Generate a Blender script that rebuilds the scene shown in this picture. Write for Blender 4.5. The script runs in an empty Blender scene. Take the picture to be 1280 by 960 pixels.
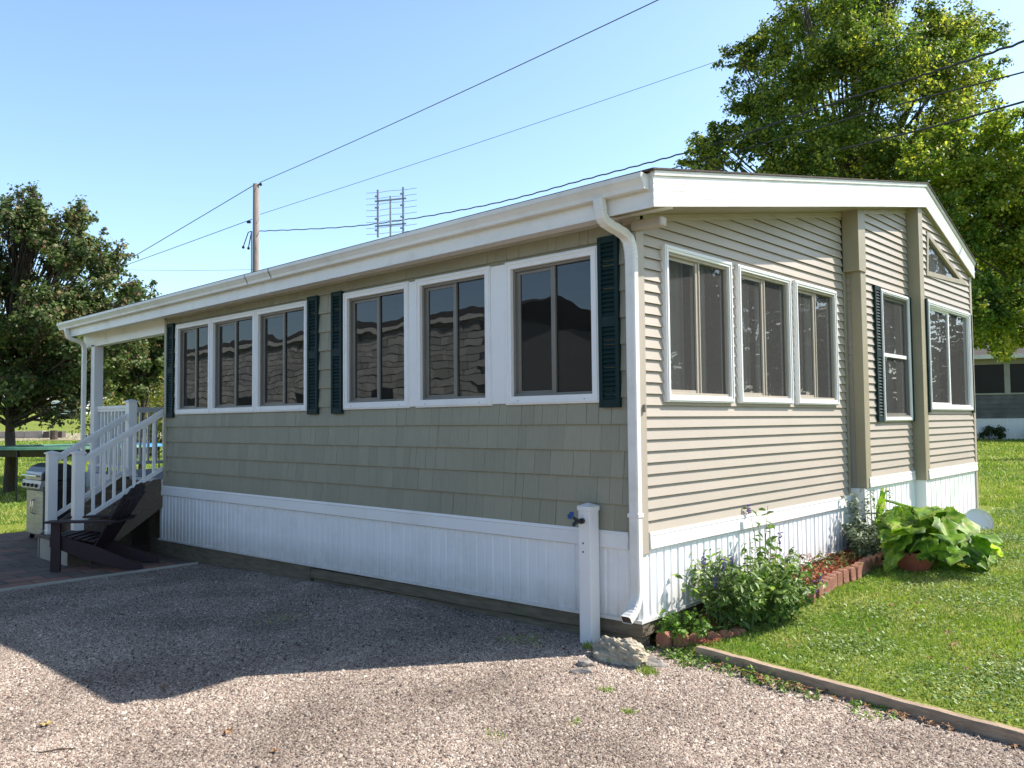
import bpy, bmesh, math, random
import numpy as np
from mathutils import Vector, Matrix
random.seed(7); rng = np.random.default_rng(7)
R = math.radians; PI = math.pi
scn = bpy.context.scene

# ------------------------------------------------------------------ camera
FPX, CX, CY = 1035.02, 640.0, 480.0
CAM = np.array([3.52757139, -5.1798806, 1.6])
RW = np.array([[0.7329799, 0.68017821, -0.00990272],
               [-0.03805983, 0.02647104, -0.99892479],
               [-0.67918474, 0.73256869, 0.04529021]])
cd = bpy.data.cameras.new('camera'); cam = bpy.data.objects.new('camera', cd)
scn.collection.objects.link(cam); scn.camera = cam
cd.sensor_width = 36; cd.lens = FPX / 1280 * 36; cd.clip_end = 2000; cd.clip_start = .05
m = Matrix((( RW[0][0], -RW[1][0], -RW[2][0], CAM[0]),
            ( RW[0][1], -RW[1][1], -RW[2][1], CAM[1]),
            ( RW[0][2], -RW[1][2], -RW[2][2], CAM[2]), (0, 0, 0, 1)))
cam.matrix_world = m
# ------------------------------------------------------------------ light
SUN = Vector((.60, .80, 1.0)).normalized()
W = bpy.data.worlds.new('World'); scn.world = W; W.use_nodes = True
nt = W.node_tree; bg = nt.nodes['Background']
sky = nt.nodes.new('ShaderNodeTexSky'); sky.sky_type = 'NISHITA'; sky.sun_disc = False
sky.sun_elevation = math.asin(SUN.z); sky.sun_rotation = math.atan2(SUN.x, SUN.y)
sky.air_density = 1.0; sky.dust_density = 1.2; sky.ozone_density = 1.0
# sky scaled by elevation: dimmed overhead to cut ambient fill, boosted near the horizon
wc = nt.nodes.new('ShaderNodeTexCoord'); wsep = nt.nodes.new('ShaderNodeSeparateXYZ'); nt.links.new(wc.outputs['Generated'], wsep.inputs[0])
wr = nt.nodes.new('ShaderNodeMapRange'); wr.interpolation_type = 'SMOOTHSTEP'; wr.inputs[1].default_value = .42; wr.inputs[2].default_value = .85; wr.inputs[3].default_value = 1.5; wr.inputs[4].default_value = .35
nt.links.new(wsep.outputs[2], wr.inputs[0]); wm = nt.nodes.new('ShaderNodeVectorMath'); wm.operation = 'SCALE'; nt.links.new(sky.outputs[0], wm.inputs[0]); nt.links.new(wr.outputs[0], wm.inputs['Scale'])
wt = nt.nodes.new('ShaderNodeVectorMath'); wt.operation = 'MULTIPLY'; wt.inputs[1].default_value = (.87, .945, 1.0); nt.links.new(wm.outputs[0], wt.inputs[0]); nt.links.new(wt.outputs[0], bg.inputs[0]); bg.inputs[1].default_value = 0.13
sd = bpy.data.lights.new('sun', 'SUN'); sd.energy = 5.0; sd.angle = R(.53); sd.color = (1, .92, .83)
so = bpy.data.objects.new('sun', sd); scn.collection.objects.link(so)
so.rotation_euler = SUN.to_track_quat('Z', 'Y').to_euler(); so.location = (0, 0, 30)
scn.view_settings.view_transform = 'Standard'; scn.view_settings.look = 'None'
scn.view_settings.exposure = 0.70; scn.view_settings.gamma = 1
scn.render.engine = 'CYCLES'

# ------------------------------------------------------------------ helpers
def link(o): scn.collection.objects.link(o); return o
def tag(o, label=None, cat=None, group=None, kind=None):
    if label: o['label'] = label
    if cat: o['category'] = cat
    if group: o['group'] = group
    if kind: o['kind'] = kind
    return o
def empty(name, loc, label, cat, group=None, rz=0):
    o = link(bpy.data.objects.new(name, None)); o.location = loc; o.rotation_euler = (0, 0, rz)
    o.empty_display_size = .1
    return tag(o, label, cat, group)
class MB:
    """collects shapes; T maps (u, n, z) to the thing's coordinates"""
    def __init__(s, T=None): s.v = []; s.f = []; s.T = T or (lambda p: p)
    def add(s, vs, fs):
        b = len(s.v); s.v += [tuple(s.T(tuple(p))) for p in vs]; s.f += [tuple(b + i for i in f) for f in fs]; return s
    def box(s, a0, a1, b0, b1, c0, c1):
        return s.add([(a0,b0,c0),(a1,b0,c0),(a1,b1,c0),(a0,b1,c0),(a0,b0,c1),(a1,b0,c1),(a1,b1,c1),(a0,b1,c1)],
                     [(0,3,2,1),(4,5,6,7),(0,1,5,4),(1,2,6,5),(2,3,7,6),(3,0,4,7)])
    def bar(s, p, q, w, h, up=(0,0,1)):
        p = Vector(p); q = Vector(q); d = (q-p).normalized(); up = Vector(up)
        if abs(d.dot(up)) > .98: up = Vector((1,0,0))
        sx = d.cross(up).normalized()*w/2; sy = sx.cross(d).normalized()*h/2
        vs = []
        for c in (p, q): vs += [c-sx-sy, c+sx-sy, c+sx+sy, c-sx+sy]
        return s.add(vs, [(0,1,2,3),(7,6,5,4),(0,4,5,1),(1,5,6,2),(2,6,7,3),(3,7,4,0)])
    def tube(s, pts, r, n=8, cap=True):
        pts = [Vector(p) for p in pts]; rs = r if isinstance(r, (list, tuple)) else [r]*len(pts)
        vs = []; fs = []; last = None
        for i, p in enumerate(pts):
            d = (pts[min(i+1, len(pts)-1)] - pts[max(i-1, 0)]).normalized()
            a = last if last is not None else (Vector((0,0,1)) if abs(d.z) < .9 else Vector((1,0,0)))
            x = (a - d*a.dot(d)).normalized(); last = x; y = d.cross(x)
            for k in range(n):
                t = 2*PI*k/n; vs.append(p + (x*math.cos(t) + y*math.sin(t))*rs[i])
        for i in range(len(pts)-1):
            for k in range(n):
                fs.append((i*n+k, i*n+(k+1)%n, (i+1)*n+(k+1)%n, (i+1)*n+k))
        if cap: fs += [tuple(range(n))[::-1], tuple((len(pts)-1)*n+k for k in range(n))]
        return s.add(vs, fs)
    def prism(s, poly, axis, a0, a1):
        """poly: 2-D points in the other two axes, extruded along axis"""
        def mk(p, a):
            l = list(p); l.insert(axis, a); return tuple(l)
        n = len(poly); vs = [mk(p, a0) for p in poly] + [mk(p, a1) for p in poly]
        fs = [tuple(range(n))[::-1], tuple(range(n, 2*n))] + [(i, (i+1)%n, n+(i+1)%n, n+i) for i in range(n)]
        return s.add(vs, fs)
    def sphere(s, c, r, nu=12, nv=8):
        rx, ry, rz = r if isinstance(r, (tuple, list)) else (r, r, r)
        vs = [(c[0], c[1], c[2]-rz)]; fs = []
        for j in range(1, nv):
            a = -PI/2 + PI*j/nv
            for i in range(nu):
                t = 2*PI*i/nu; vs.append((c[0]+rx*math.cos(a)*math.cos(t), c[1]+ry*math.cos(a)*math.sin(t), c[2]+rz*math.sin(a)))
        vs.append((c[0], c[1], c[2]+rz)); top = len(vs)-1
        for i in range(nu):
            fs.append((0, 1+(i+1)%nu, 1+i)); fs.append((top, 1+(nv-2)*nu+i, 1+(nv-2)*nu+(i+1)%nu))
            for j in range(nv-2): fs.append((1+j*nu+i, 1+j*nu+(i+1)%nu, 1+(j+1)*nu+(i+1)%nu, 1+(j+1)*nu+i))
        return s.add(vs, fs)
    def build(s, name, mat, parent=None, bevel=0, smooth=False, zf=None, recalc=True):
        v = s.v
        if zf: v = [(p[0], p[1], p[2]+zf(p)) for p in v]
        me = bpy.data.meshes.new(name); me.from_pydata([tuple(p) for p in v], [], s.f)
        if recalc:
            bm = bmesh.new(); bm.from_mesh(me); bmesh.ops.recalc_face_normals(bm, faces=bm.faces); bm.to_mesh(me); bm.free()
        me.materials.append(mat); me.update()
        if smooth: me.polygons.foreach_set('use_smooth', [True]*len(me.polygons))
        o = link(bpy.data.objects.new(name, me))
        if parent: o.parent = parent
        if bevel:
            b = o.modifiers.new('bevel', 'BEVEL'); b.width = bevel; b.segments = 2; b.limit_method = 'ANGLE'
        return o
def tris(name, V, F, mat, parent=None, smooth=False):
    """numpy mesh: V (n,3), F (m,k)"""
    me = bpy.data.meshes.new(name); k = F.shape[1]
    me.vertices.add(len(V)); me.vertices.foreach_set('co', V.astype(np.float32).ravel())
    me.loops.add(F.size); me.loops.foreach_set('vertex_index', F.astype(np.int32).ravel())
    me.polygons.add(len(F)); me.polygons.foreach_set('loop_start', np.arange(0, F.size, k, dtype=np.int32))
    me.polygons.foreach_set('loop_total', np.full(len(F), k, dtype=np.int32))
    if smooth: me.polygons.foreach_set('use_smooth', np.ones(len(F), dtype=bool))
    me.update(calc_edges=True); me.validate()
    me.materials.append(mat); o = link(bpy.data.objects.new(name, me))
    if parent: o.parent = parent
    return o
def ray(px, py):
    return RW.T @ np.array([px-CX, py-CY, FPX])
def at_depth(px, py, d):
    return Vector(CAM + ray(px, py)/FPX*d)

# ------------------------------------------------------------------ materials
def mat(name, col, rough=.6, metal=0, col2=None, nscale=3, bump=0, bscale=40, spec=.5, isl=0, stretch=None, streak=0, detail=6, wear=None, wscale=1.5, wamt=.5, trans=0, bdist=.01, coat=0):
    M = bpy.data.materials.new(name); M.use_nodes = True; t = M.node_tree; N = t.nodes; L = t.links
    b = N['Principled BSDF']; b.inputs['Roughness'].default_value = rough; b.inputs['Metallic'].default_value = metal
    b.inputs['Specular IOR Level'].default_value = spec; b.inputs['Coat Weight'].default_value = coat
    tc = N.new('ShaderNodeTexCoord'); vec = tc.outputs['Object']
    if stretch:
        mp = N.new('ShaderNodeMapping'); mp.inputs['Scale'].default_value = stretch; L.new(vec, mp.inputs[0]); vec2 = mp.outputs[0]
    else: vec2 = vec
    c2 = col2 or tuple(c*.8 for c in col)
    no = N.new('ShaderNodeTexNoise'); no.inputs['Scale'].default_value = nscale; no.inputs['Detail'].default_value = detail; L.new(vec2, no.inputs['Vector'])
    cr = N.new('ShaderNodeValToRGB'); cr.color_ramp.elements[0].position = .3; cr.color_ramp.elements[1].position = .7
    cr.color_ramp.elements[0].color = (*c2, 1); cr.color_ramp.elements[1].color = (*col, 1)
    L.new(no.outputs[0], cr.inputs[0]); out = cr.outputs[0]
    if wear:
        n2 = N.new('ShaderNodeTexNoise'); n2.inputs['Scale'].default_value = wscale; n2.inputs['Detail'].default_value = 8; n2.inputs['Roughness'].default_value = .65
        L.new(vec, n2.inputs['Vector']); r2 = N.new('ShaderNodeMapRange'); r2.inputs[1].default_value = .5; r2.inputs[2].default_value = .75; r2.inputs[4].default_value = wamt
        L.new(n2.outputs[0], r2.inputs[0]); mx = N.new('ShaderNodeMix'); mx.data_type = 'RGBA'; L.new(r2.outputs[0], mx.inputs[0]); L.new(out, mx.inputs[6]); mx.inputs[7].default_value = (*wear, 1); out = mx.outputs[2]
    if isl:
        g = N.new('ShaderNodeNewGeometry'); hs = N.new('ShaderNodeHueSaturation')
        mr = N.new('ShaderNodeMapRange'); mr.inputs[3].default_value = 1-isl; mr.inputs[4].default_value = 1+isl; L.new(g.outputs['Random Per Island'], mr.inputs[0])
        L.new(mr.outputs[0], hs.inputs['Value']); L.new(out, hs.inputs['Color']); out = hs.outputs[0]
    L.new(out, b.inputs['Base Color'])
    if bump:
        bn = N.new('ShaderNodeTexNoise'); bn.inputs['Scale'].default_value = bscale; bn.inputs['Detail'].default_value = 5; L.new(vec2, bn.inputs['Vector'])
        bp = N.new('ShaderNodeBump'); bp.inputs['Strength'].default_value = bump; bp.inputs['Distance'].default_value = bdist; L.new(bn.outputs[0], bp.inputs['Height']); L.new(bp.outputs[0], b.inputs['Normal'])
    return M
def leafmat(name, c1, c2, c3=None, isl=.35, tscale=.8, translucent=.35, third=.5, rough=.5, spec=.35):
    """leaf colours: c1/c2 vary from clump to clump, c3 turns up on single leaves"""
    M = bpy.data.materials.new(name); M.use_nodes = True; t = M.node_tree; N = t.nodes; L = t.links
    b = N['Principled BSDF']; b.inputs['Roughness'].default_value = rough; b.inputs['Specular IOR Level'].default_value = spec
    tc = N.new('ShaderNodeTexCoord'); no = N.new('ShaderNodeTexNoise'); no.inputs['Scale'].default_value = tscale; no.inputs['Detail'].default_value = 3; L.new(tc.outputs['Object'], no.inputs['Vector'])
    cr = N.new('ShaderNodeValToRGB'); cr.color_ramp.elements[0].position = .38; cr.color_ramp.elements[1].position = .62
    cr.color_ramp.elements[0].color = (*c1, 1); cr.color_ramp.elements[1].color = (*c2, 1); L.new(no.outputs[0], cr.inputs[0])
    g = N.new('ShaderNodeNewGeometry'); out = cr.outputs[0]
    if c3:
        n2 = N.new('ShaderNodeTexNoise'); n2.inputs['Scale'].default_value = tscale*2.3; L.new(tc.outputs['Object'], n2.inputs['Vector'])
        ad = N.new('ShaderNodeMath'); ad.operation = 'ADD'; L.new(n2.outputs[0], ad.inputs[0])
        ml = N.new('ShaderNodeMath'); ml.operation = 'MULTIPLY'; ml.inputs[1].default_value = .5; L.new(g.outputs['Random Per Island'], ml.inputs[0]); L.new(ml.outputs[0], ad.inputs[1])
        mr = N.new('ShaderNodeMapRange'); mr.inputs[1].default_value = 1.05-third*.5; mr.inputs[2].default_value = 1.2-third*.5; L.new(ad.outputs[0], mr.inputs[0])
        mx = N.new('ShaderNodeMix'); mx.data_type = 'RGBA'; L.new(mr.outputs[0], mx.inputs[0]); L.new(out, mx.inputs[6]); mx.inputs[7].default_value = (*c3, 1); out = mx.outputs[2]
    hs = N.new('ShaderNodeHueSaturation'); mr = N.new('ShaderNodeMapRange'); mr.inputs[3].default_value = 1-isl; mr.inputs[4].default_value = 1+isl
    L.new(g.outputs['Random Per Island'], mr.inputs[0]); L.new(mr.outputs[0], hs.inputs['Value']); L.new(out, hs.inputs['Color'])
    L.new(hs.outputs[0], b.inputs['Base Color'])
    tl = N.new('ShaderNodeBsdfTranslucent'); h2 = N.new('ShaderNodeHueSaturation'); h2.inputs['Value'].default_value = 1.6; h2.inputs['Saturation'].default_value = 1.1
    L.new(hs.outputs[0], h2.inputs['Color']); L.new(h2.outputs[0], tl.inputs[0])
    ms = N.new('ShaderNodeMixShader'); ms.inputs[0].default_value = translucent; L.new(b.outputs[0], ms.inputs[1]); L.new(tl.outputs[0], ms.inputs[2])
    L.new(ms.outputs[0], N['Material Output'].inputs[0]); return M

M = {}
M['shake'] = mat('sage_shake_vinyl', (.32,.305,.225), .62, col2=(.27,.26,.19), nscale=9, stretch=(22,1,.7), bump=.5, bscale=14, isl=.07, wear=(.20,.20,.15), wscale=.9, wamt=.3)
M['shake_gap'] = mat('shake_joint', (.09,.09,.062), .8)
M['siding'] = mat('tan_vinyl_siding', (.43,.375,.31), .5, col2=(.385,.34,.285), nscale=1.1, bump=.12, bscale=60, wear=(.36,.325,.265), wscale=.8, wamt=.4, isl=.03)
M['taupe'] = mat('khaki_trim', (.34,.30,.21), .5, col2=(.30,.265,.185), nscale=4)
M['white'] = mat('white_vinyl', (.83,.83,.83), .42, col2=(.78,.78,.775), nscale=1.3, bump=.05, bscale=30, wear=(.56,.55,.50), wscale=2.2, wamt=.25)
M['skirt'] = mat('white_skirting_vinyl', (.87,.885,.90), .42, col2=(.82,.835,.85), nscale=1.1, stretch=(3,3,.6), bump=.04, bscale=30, wear=(.50,.48,.40), wscale=3.0, wamt=.22)
M['metal_white'] = mat('white_aluminium', (.80,.79,.76), .38, col2=(.70,.69,.65), nscale=1.2, stretch=(.6,3,3), bump=.04, bscale=12, wear=(.42,.40,.34), wscale=3.2, wamt=.42)
M['sash'] = mat('bronze_sash', (.20,.185,.16), .45, col2=(.17,.158,.135))
M['sash_tan'] = mat('tan_sash', (.42,.375,.31), .45, col2=(.37,.33,.27))
M['screen_dark'] = mat('dark_jamb', (.06,.058,.052), .7)
M['shutter'] = mat('forest_green_shutter', (.006,.027,.027), .65, col2=(.005,.021,.022), nscale=5, spec=.25)
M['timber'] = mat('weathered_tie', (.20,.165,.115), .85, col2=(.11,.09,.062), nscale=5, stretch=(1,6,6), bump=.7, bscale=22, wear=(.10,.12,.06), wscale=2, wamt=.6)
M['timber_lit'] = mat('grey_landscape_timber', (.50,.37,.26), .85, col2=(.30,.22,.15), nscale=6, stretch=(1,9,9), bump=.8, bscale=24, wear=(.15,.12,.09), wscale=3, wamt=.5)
M['deckwood'] = mat('brown_deck_board', (.15,.115,.08), .8, col2=(.09,.068,.048), nscale=5, stretch=(1.5,8,8), bump=.4, bscale=18)
M['greydeck'] = mat('grey_deck_paint', (.22,.24,.28), .6, col2=(.18,.2,.24))
M['plum'] = mat('dark_plum_paint', (.032,.014,.020), .6, col2=(.022,.010,.014), nscale=6, bump=.1, bscale=40)
M['steel'] = mat('stainless_steel', (.30,.30,.31), .42, .45, col2=(.54,.52,.49), nscale=3, stretch=(1,1,20))
M['black'] = mat('black_enamel', (.018,.018,.02), .4)
M['chrome'] = mat('chrome', (.8,.8,.8), .15, 1)
M['roof'] = mat('charcoal_shingle', (.075,.06,.052), .95, col2=(.045,.038,.034), nscale=14, bump=.8, bscale=60)
M['polewood'] = mat('grey_pole_wood', (.28,.225,.19), .9, col2=(.17,.14,.12), nscale=4, stretch=(8,8,.6), bump=.5, bscale=8)
M['wire'] = mat('black_cable', (.03,.03,.035), .6)
M['wire_grey'] = mat('grey_cable', (.12,.14,.17), .6)
M['antenna'] = mat('antenna_aluminium', (.35,.35,.37), .4, .6)
M['concrete'] = mat('broken_concrete', (.52,.46,.35), .95, col2=(.34,.30,.23), nscale=7, bump=1, bscale=18, wear=(.13,.14,.08), wscale=5, wamt=.5, bdist=.02)
M['stone'] = mat('grey_fieldstone', (.33,.30,.26), .9, col2=(.22,.2,.18), nscale=9, bump=.8, bscale=25)
M['brick'] = mat('red_edging_brick', (.36,.16,.10), .9, col2=(.25,.11,.075), nscale=16, bump=.7, bscale=60, wear=(.42,.27,.20), wscale=9, wamt=.6)
M['mulch'] = mat('red_wood_mulch', (.42,.12,.06), .9, col2=(.20,.05,.03), nscale=30, bump=1, bscale=50, isl=.5)
M['bark'] = mat('brown_bark', (.11,.085,.062), .95, col2=(.055,.043,.033), nscale=6, stretch=(4,4,.8), bump=1, bscale=12, bdist=.03)
M['stem'] = mat('green_stem', (.10,.15,.045), .6)
M['blue'] = mat('blue_plastic', (.03,.10,.30), .4)
M['greypaint'] = mat('neighbour_grey_siding', (.15,.148,.15), .6, col2=(.085,.083,.085))
M['cream'] = mat('cream_trim', (.40,.39,.34), .6)
M['leafdry'] = mat('dry_leaf', (.36,.21,.10), .8, col2=(.22,.12,.06), nscale=20, isl=.4)
M['leafyellow'] = mat('yellowing_leaf', (.45,.36,.10), .7, col2=(.28,.18,.07), nscale=25, isl=.3)
M['curtain'] = mat('taupe_curtain', (.72,.68,.62), .9, col2=(.6,.56,.51))
M['blind'] = mat('grey_roller_blind', (.34,.33,.33), .9)
M['interior'] = mat('dim_interior_wall', (.16,.15,.14), .9)

def splash(m_, z0, z1, col):
    t = m_.node_tree; N = t.nodes; L = t.links; b = N['Principled BSDF']; src = b.inputs['Base Color'].links[0].from_socket
    tc = N.new('ShaderNodeTexCoord'); sp_ = N.new('ShaderNodeSeparateXYZ'); L.new(tc.outputs['Object'], sp_.inputs[0]); mr = N.new('ShaderNodeMapRange'); mr.inputs[1].default_value = z1; mr.inputs[2].default_value = z0; L.new(sp_.outputs[2], mr.inputs[0])
    no = N.new('ShaderNodeTexNoise'); no.inputs['Scale'].default_value = 9; no.inputs['Detail'].default_value = 10; no.inputs['Roughness'].default_value = .7; L.new(tc.outputs['Object'], no.inputs['Vector'])
    ml = N.new('ShaderNodeMath'); ml.operation = 'MULTIPLY'; L.new(mr.outputs[0], ml.inputs[0]); L.new(no.outputs[0], ml.inputs[1]); mx = N.new('ShaderNodeMix'); mx.data_type = 'RGBA'; L.new(ml.outputs[0], mx.inputs[0]); L.new(src, mx.inputs[6]); mx.inputs[7].default_value = (*col, 1); L.new(mx.outputs[2], b.inputs['Base Color'])
splash(M['skirt'], .0, .34, (.36,.31,.23))
def glassmat(name, warp, tint, refl=1.0, haze=.1, hcol=(.2,.19,.18), ior=1.7):
    G = bpy.data.materials.new(name); G.use_nodes = True; t = G.node_tree; N = t.nodes; L = t.links
    N.remove(N['Principled BSDF'])
    tr = N.new('ShaderNodeBsdfTransparent'); tr.inputs[0].default_value = (*tint, 1)
    gl = N.new('ShaderNodeBsdfGlossy'); gl.inputs['Roughness'].default_value = .0; gl.inputs[0].default_value = (refl*.95, refl*.97, refl, 1)
    fr = N.new('ShaderNodeFresnel'); fr.inputs[0].default_value = ior
    ms = N.new('ShaderNodeMixShader'); tc = N.new('ShaderNodeTexCoord')
    no = N.new('ShaderNodeTexNoise'); no.inputs['Scale'].default_value = 2.1; no.inputs['Detail'].default_value = 1.5; L.new(tc.outputs['Object'], no.inputs['Vector'])
    bp = N.new('ShaderNodeBump'); bp.inputs['Strength'].default_value = warp; bp.inputs['Distance'].default_value = .02; L.new(no.outputs[0], bp.inputs['Height'])
    L.new(bp.outputs[0], gl.inputs['Normal']); L.new(fr.outputs[0], ms.inputs[0]); L.new(tr.outputs[0], ms.inputs[1]); L.new(gl.outputs[0], ms.inputs[2])
    df_ = N.new('ShaderNodeBsdfDiffuse'); df_.inputs[0].default_value = (*hcol, 1); m2 = N.new('ShaderNodeMixShader'); m2.inputs[0].default_value = haze
    L.new(ms.outputs[0], m2.inputs[1]); L.new(df_.outputs[0], m2.inputs[2]); L.new(m2.outputs[0], N['Material Output'].inputs[0]); return G
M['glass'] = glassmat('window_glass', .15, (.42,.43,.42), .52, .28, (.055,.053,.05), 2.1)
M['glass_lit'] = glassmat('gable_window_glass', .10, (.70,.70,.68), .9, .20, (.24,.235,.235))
M['dark_pane'] = mat('dark_porch_glass', (.016,.016,.018), .2, spec=.15)

def ground_mat():
    G = bpy.data.materials.new('lawn_soil'); G.use_nodes = True; t = G.node_tree; N = t.nodes; L = t.links
    b = N['Principled BSDF']; b.inputs['Roughness'].default_value = .95; b.inputs['Specular IOR Level'].default_value = .15
    tc = N.new('ShaderNodeTexCoord')
    n1 = N.new('ShaderNodeTexNoise'); n1.inputs['Scale'].default_value = .55; n1.inputs['Detail'].default_value = 6; L.new(tc.outputs['Object'], n1.inputs['Vector'])
    n2 = N.new('ShaderNodeTexNoise'); n2.inputs['Scale'].default_value = 30; n2.inputs['Detail'].default_value = 6; L.new(tc.outputs['Object'], n2.inputs['Vector'])
    c1 = N.new('ShaderNodeValToRGB'); e = c1.color_ramp.elements; e[0].position = .35; e[0].color = (.16,.225,.035,1); e[1].position = .68; e[1].color = (.27,.30,.065,1)
    L.new(n1.outputs[0], c1.inputs[0]); mx = N.new('ShaderNodeMix'); mx.data_type = 'RGBA'; mx.blend_type = 'MULTIPLY'; mx.inputs[0].default_value = .75
    c2 = N.new('ShaderNodeValToRGB'); e = c2.color_ramp.elements; e[0].position = .3; e[0].color = (.45,.5,.4,1); e[1].position = .65; e[1].color = (1.25,1.2,1.2,1)
    L.new(n2.outputs[0], c2.inputs[0]); L.new(c1.outputs[0], mx.inputs[6]); L.new(c2.outputs[0], mx.inputs[7]); L.new(mx.outputs[2], b.inputs['Base Color'])
    bp = N.new('ShaderNodeBump'); bp.inputs['Strength'].default_value = .9; bp.inputs['Distance'].default_value = .04; L.new(n2.outputs[0], bp.inputs['Height']); L.new(bp.outputs[0], b.inputs['Normal'])
    return G
def gravel_mat(name='crushed_gravel', stones=False):
    G = bpy.data.materials.new(name); G.use_nodes = True; t = G.node_tree; N = t.nodes; L = t.links
    b = N['Principled BSDF']; b.inputs['Roughness'].default_value = .9; b.inputs['Specular IOR Level'].default_value = .25
    tc = N.new('ShaderNodeTexCoord')
    cr = N.new('ShaderNodeValToRGB'); cr.color_ramp.interpolation = 'LINEAR'
    cols = [(0,(.08,.065,.06)),(.2,(.22,.17,.15)),(.42,(.42,.33,.28)),(.6,(.34,.30,.275)),(.8,(.50,.42,.36)),(.95,(.62,.57,.51)),(1,(.76,.72,.66))]
    e = cr.color_ramp.elements; e[0].color = (*cols[0][1],1); e[1].color = (*cols[-1][1],1)
    for p, c in cols[1:-1]: k = e.new(p); k.color = (*c, 1)
    if stones:
        g = N.new('ShaderNodeNewGeometry'); L.new(g.outputs['Random Per Island'], cr.inputs[0])
    else:
        vo = N.new('ShaderNodeTexVoronoi'); vo.inputs['Scale'].default_value = 60; L.new(tc.outputs['Object'], vo.inputs['Vector'])
        sp = N.new('ShaderNodeSeparateColor'); L.new(vo.outputs['Color'], sp.inputs[0]); L.new(sp.outputs[0], cr.inputs[0])
        bp = N.new('ShaderNodeBump'); bp.invert = True; bp.inputs['Strength'].default_value = 1; bp.inputs['Distance'].default_value = .012
        L.new(vo.outputs['Distance'], bp.inputs['Height']); L.new(bp.outputs[0], b.inputs['Normal'])
    n1 = N.new('ShaderNodeTexNoise'); n1.inputs['Scale'].default_value = .9; n1.inputs['Detail'].default_value = 7; L.new(tc.outputs['Object'], n1.inputs['Vector'])
    c2 = N.new('ShaderNodeValToRGB'); e = c2.color_ramp.elements; e[0].position = .34; e[0].color = (.62,.60,.57,1); e[1].position = .62; e[1].color = (1.06,1.04,.99,1); L.new(n1.outputs[0], c2.inputs[0])
    mx = N.new('ShaderNodeMix'); mx.data_type = 'RGBA'; mx.blend_type = 'MULTIPLY'; mx.inputs[0].default_value = 1; L.new(cr.outputs[0], mx.inputs[6]); L.new(c2.outputs[0], mx.inputs[7])
    L.new(mx.outputs[2], b.inputs['Base Color']); return G
def paver_mat():
    G = bpy.data.materials.new('concrete_pavers'); G.use_nodes = True; t = G.node_tree; N = t.nodes; L = t.links
    b = N['Principled BSDF']; b.inputs['Roughness'].default_value = .85
    tc = N.new('ShaderNodeTexCoord'); br = N.new('ShaderNodeTexBrick'); mp = N.new('ShaderNodeMapping'); mp.inputs['Rotation'].default_value = (0,0,R(90)); L.new(tc.outputs['Object'], mp.inputs[0]); L.new(mp.outputs[0], br.inputs[0])
    br.inputs['Scale'].default_value = 1; br.inputs['Brick Width'].default_value = .42; br.inputs['Row Height'].default_value = .3; br.inputs['Mortar Size'].default_value = .008
    br.inputs['Color1'].default_value = (.17,.135,.11,1); br.inputs['Color2'].default_value = (.40,.17,.125,1); br.inputs['Mortar'].default_value = (.05,.045,.035,1); br.inputs['Bias'].default_value = -.45
    no = N.new('ShaderNodeTexNoise'); no.inputs['Scale'].default_value = 3; no.inputs['Detail'].default_value = 8; L.new(tc.outputs['Object'], no.inputs['Vector'])
    c2 = N.new('ShaderNodeValToRGB'); e = c2.color_ramp.elements; e[0].position = .3; e[0].color = (.6,.6,.6,1); e[1].position = .7; e[1].color = (1.15,1.1,1.05,1); L.new(no.outputs[0], c2.inputs[0])
    mx = N.new('ShaderNodeMix'); mx.data_type = 'RGBA'; mx.blend_type = 'MULTIPLY'; mx.inputs[0].default_value = 1; L.new(br.outputs[0], mx.inputs[6]); L.new(c2.outputs[0], mx.inputs[7]); L.new(mx.outputs[2], b.inputs['Base Color'])
    bp = N.new('ShaderNodeBump'); bp.invert = True; bp.inputs['Strength'].default_value = .6; bp.inputs['Distance'].default_value = .01; L.new(br.outputs['Fac'], bp.inputs['Height']); L.new(bp.outputs[0], b.inputs['Normal'])
    return G

# ------------------------------------------------------------------ ground
def yline(x): return .10 - .155*(x-.35)
def sm(a, b, t): t = np.clip((t-a)/(b-a), 0, 1); return t*t*(3-2*t)
def gh(x, y):
    """height of the lawn / terrain"""
    x = np.asarray(x, float); y = np.asarray(y, float)
    dep = -0.679*(x-CAM[0]) + .7326*(y-CAM[1])
    near = -.03 + .042*np.clip(y, 0, 8)
    right = near + .028*np.clip(dep-12, 0, 300)
    left = -.24 + .040*np.clip(dep-18, 0, 300)
    t = sm(-13, -4, x)
    z = left*(1-t) + right*t
    front = (y < yline(x)) | (x < 0)
    g2 = -.10-.031*np.clip(-3.3-x, 0, 8)
    z = np.where((y < np.where(x > 0.02, yline(x), .3)) & (x > -14), np.where(x < -6, np.minimum(z, g2), g2), z)
    z = np.where((x < -6.7) & (x > -12.4) & (y < np.where(x > -10.7, 3.6, .2)) & (y > -6.6), -.27, z)
    return z
def gravz(x, y): return -.084-.031*np.clip(-3.3-np.asarray(x, float), 0, 8)
def gz(x, y): return float(gh(x, y))
def ground_at(px, py, z0=None):
    """point of the ground under a pixel"""
    d = ray(px, py); t = 0.002
    p = CAM.copy()
    for i in range(20000):
        t += .00002*(1+i*.002); p = CAM + d*t
        if p[2] < (z0 if z0 is not None else gz(p[0], p[1])): break
    return Vector(p)
xs = np.unique(np.concatenate([np.linspace(-400,-60,12), np.linspace(-60,-14,30), np.arange(-14,6,.2), np.array([-.02,.0,.02]), np.linspace(6,40,18), np.linspace(40,300,8)]))
ys = np.unique(np.concatenate([np.linspace(-300,-20,10), np.linspace(-20,-4,16), np.arange(-4,12,.2), np.arange(-.4,.3,.04), np.linspace(12,60,26), np.linspace(60,400,14)]))
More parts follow.
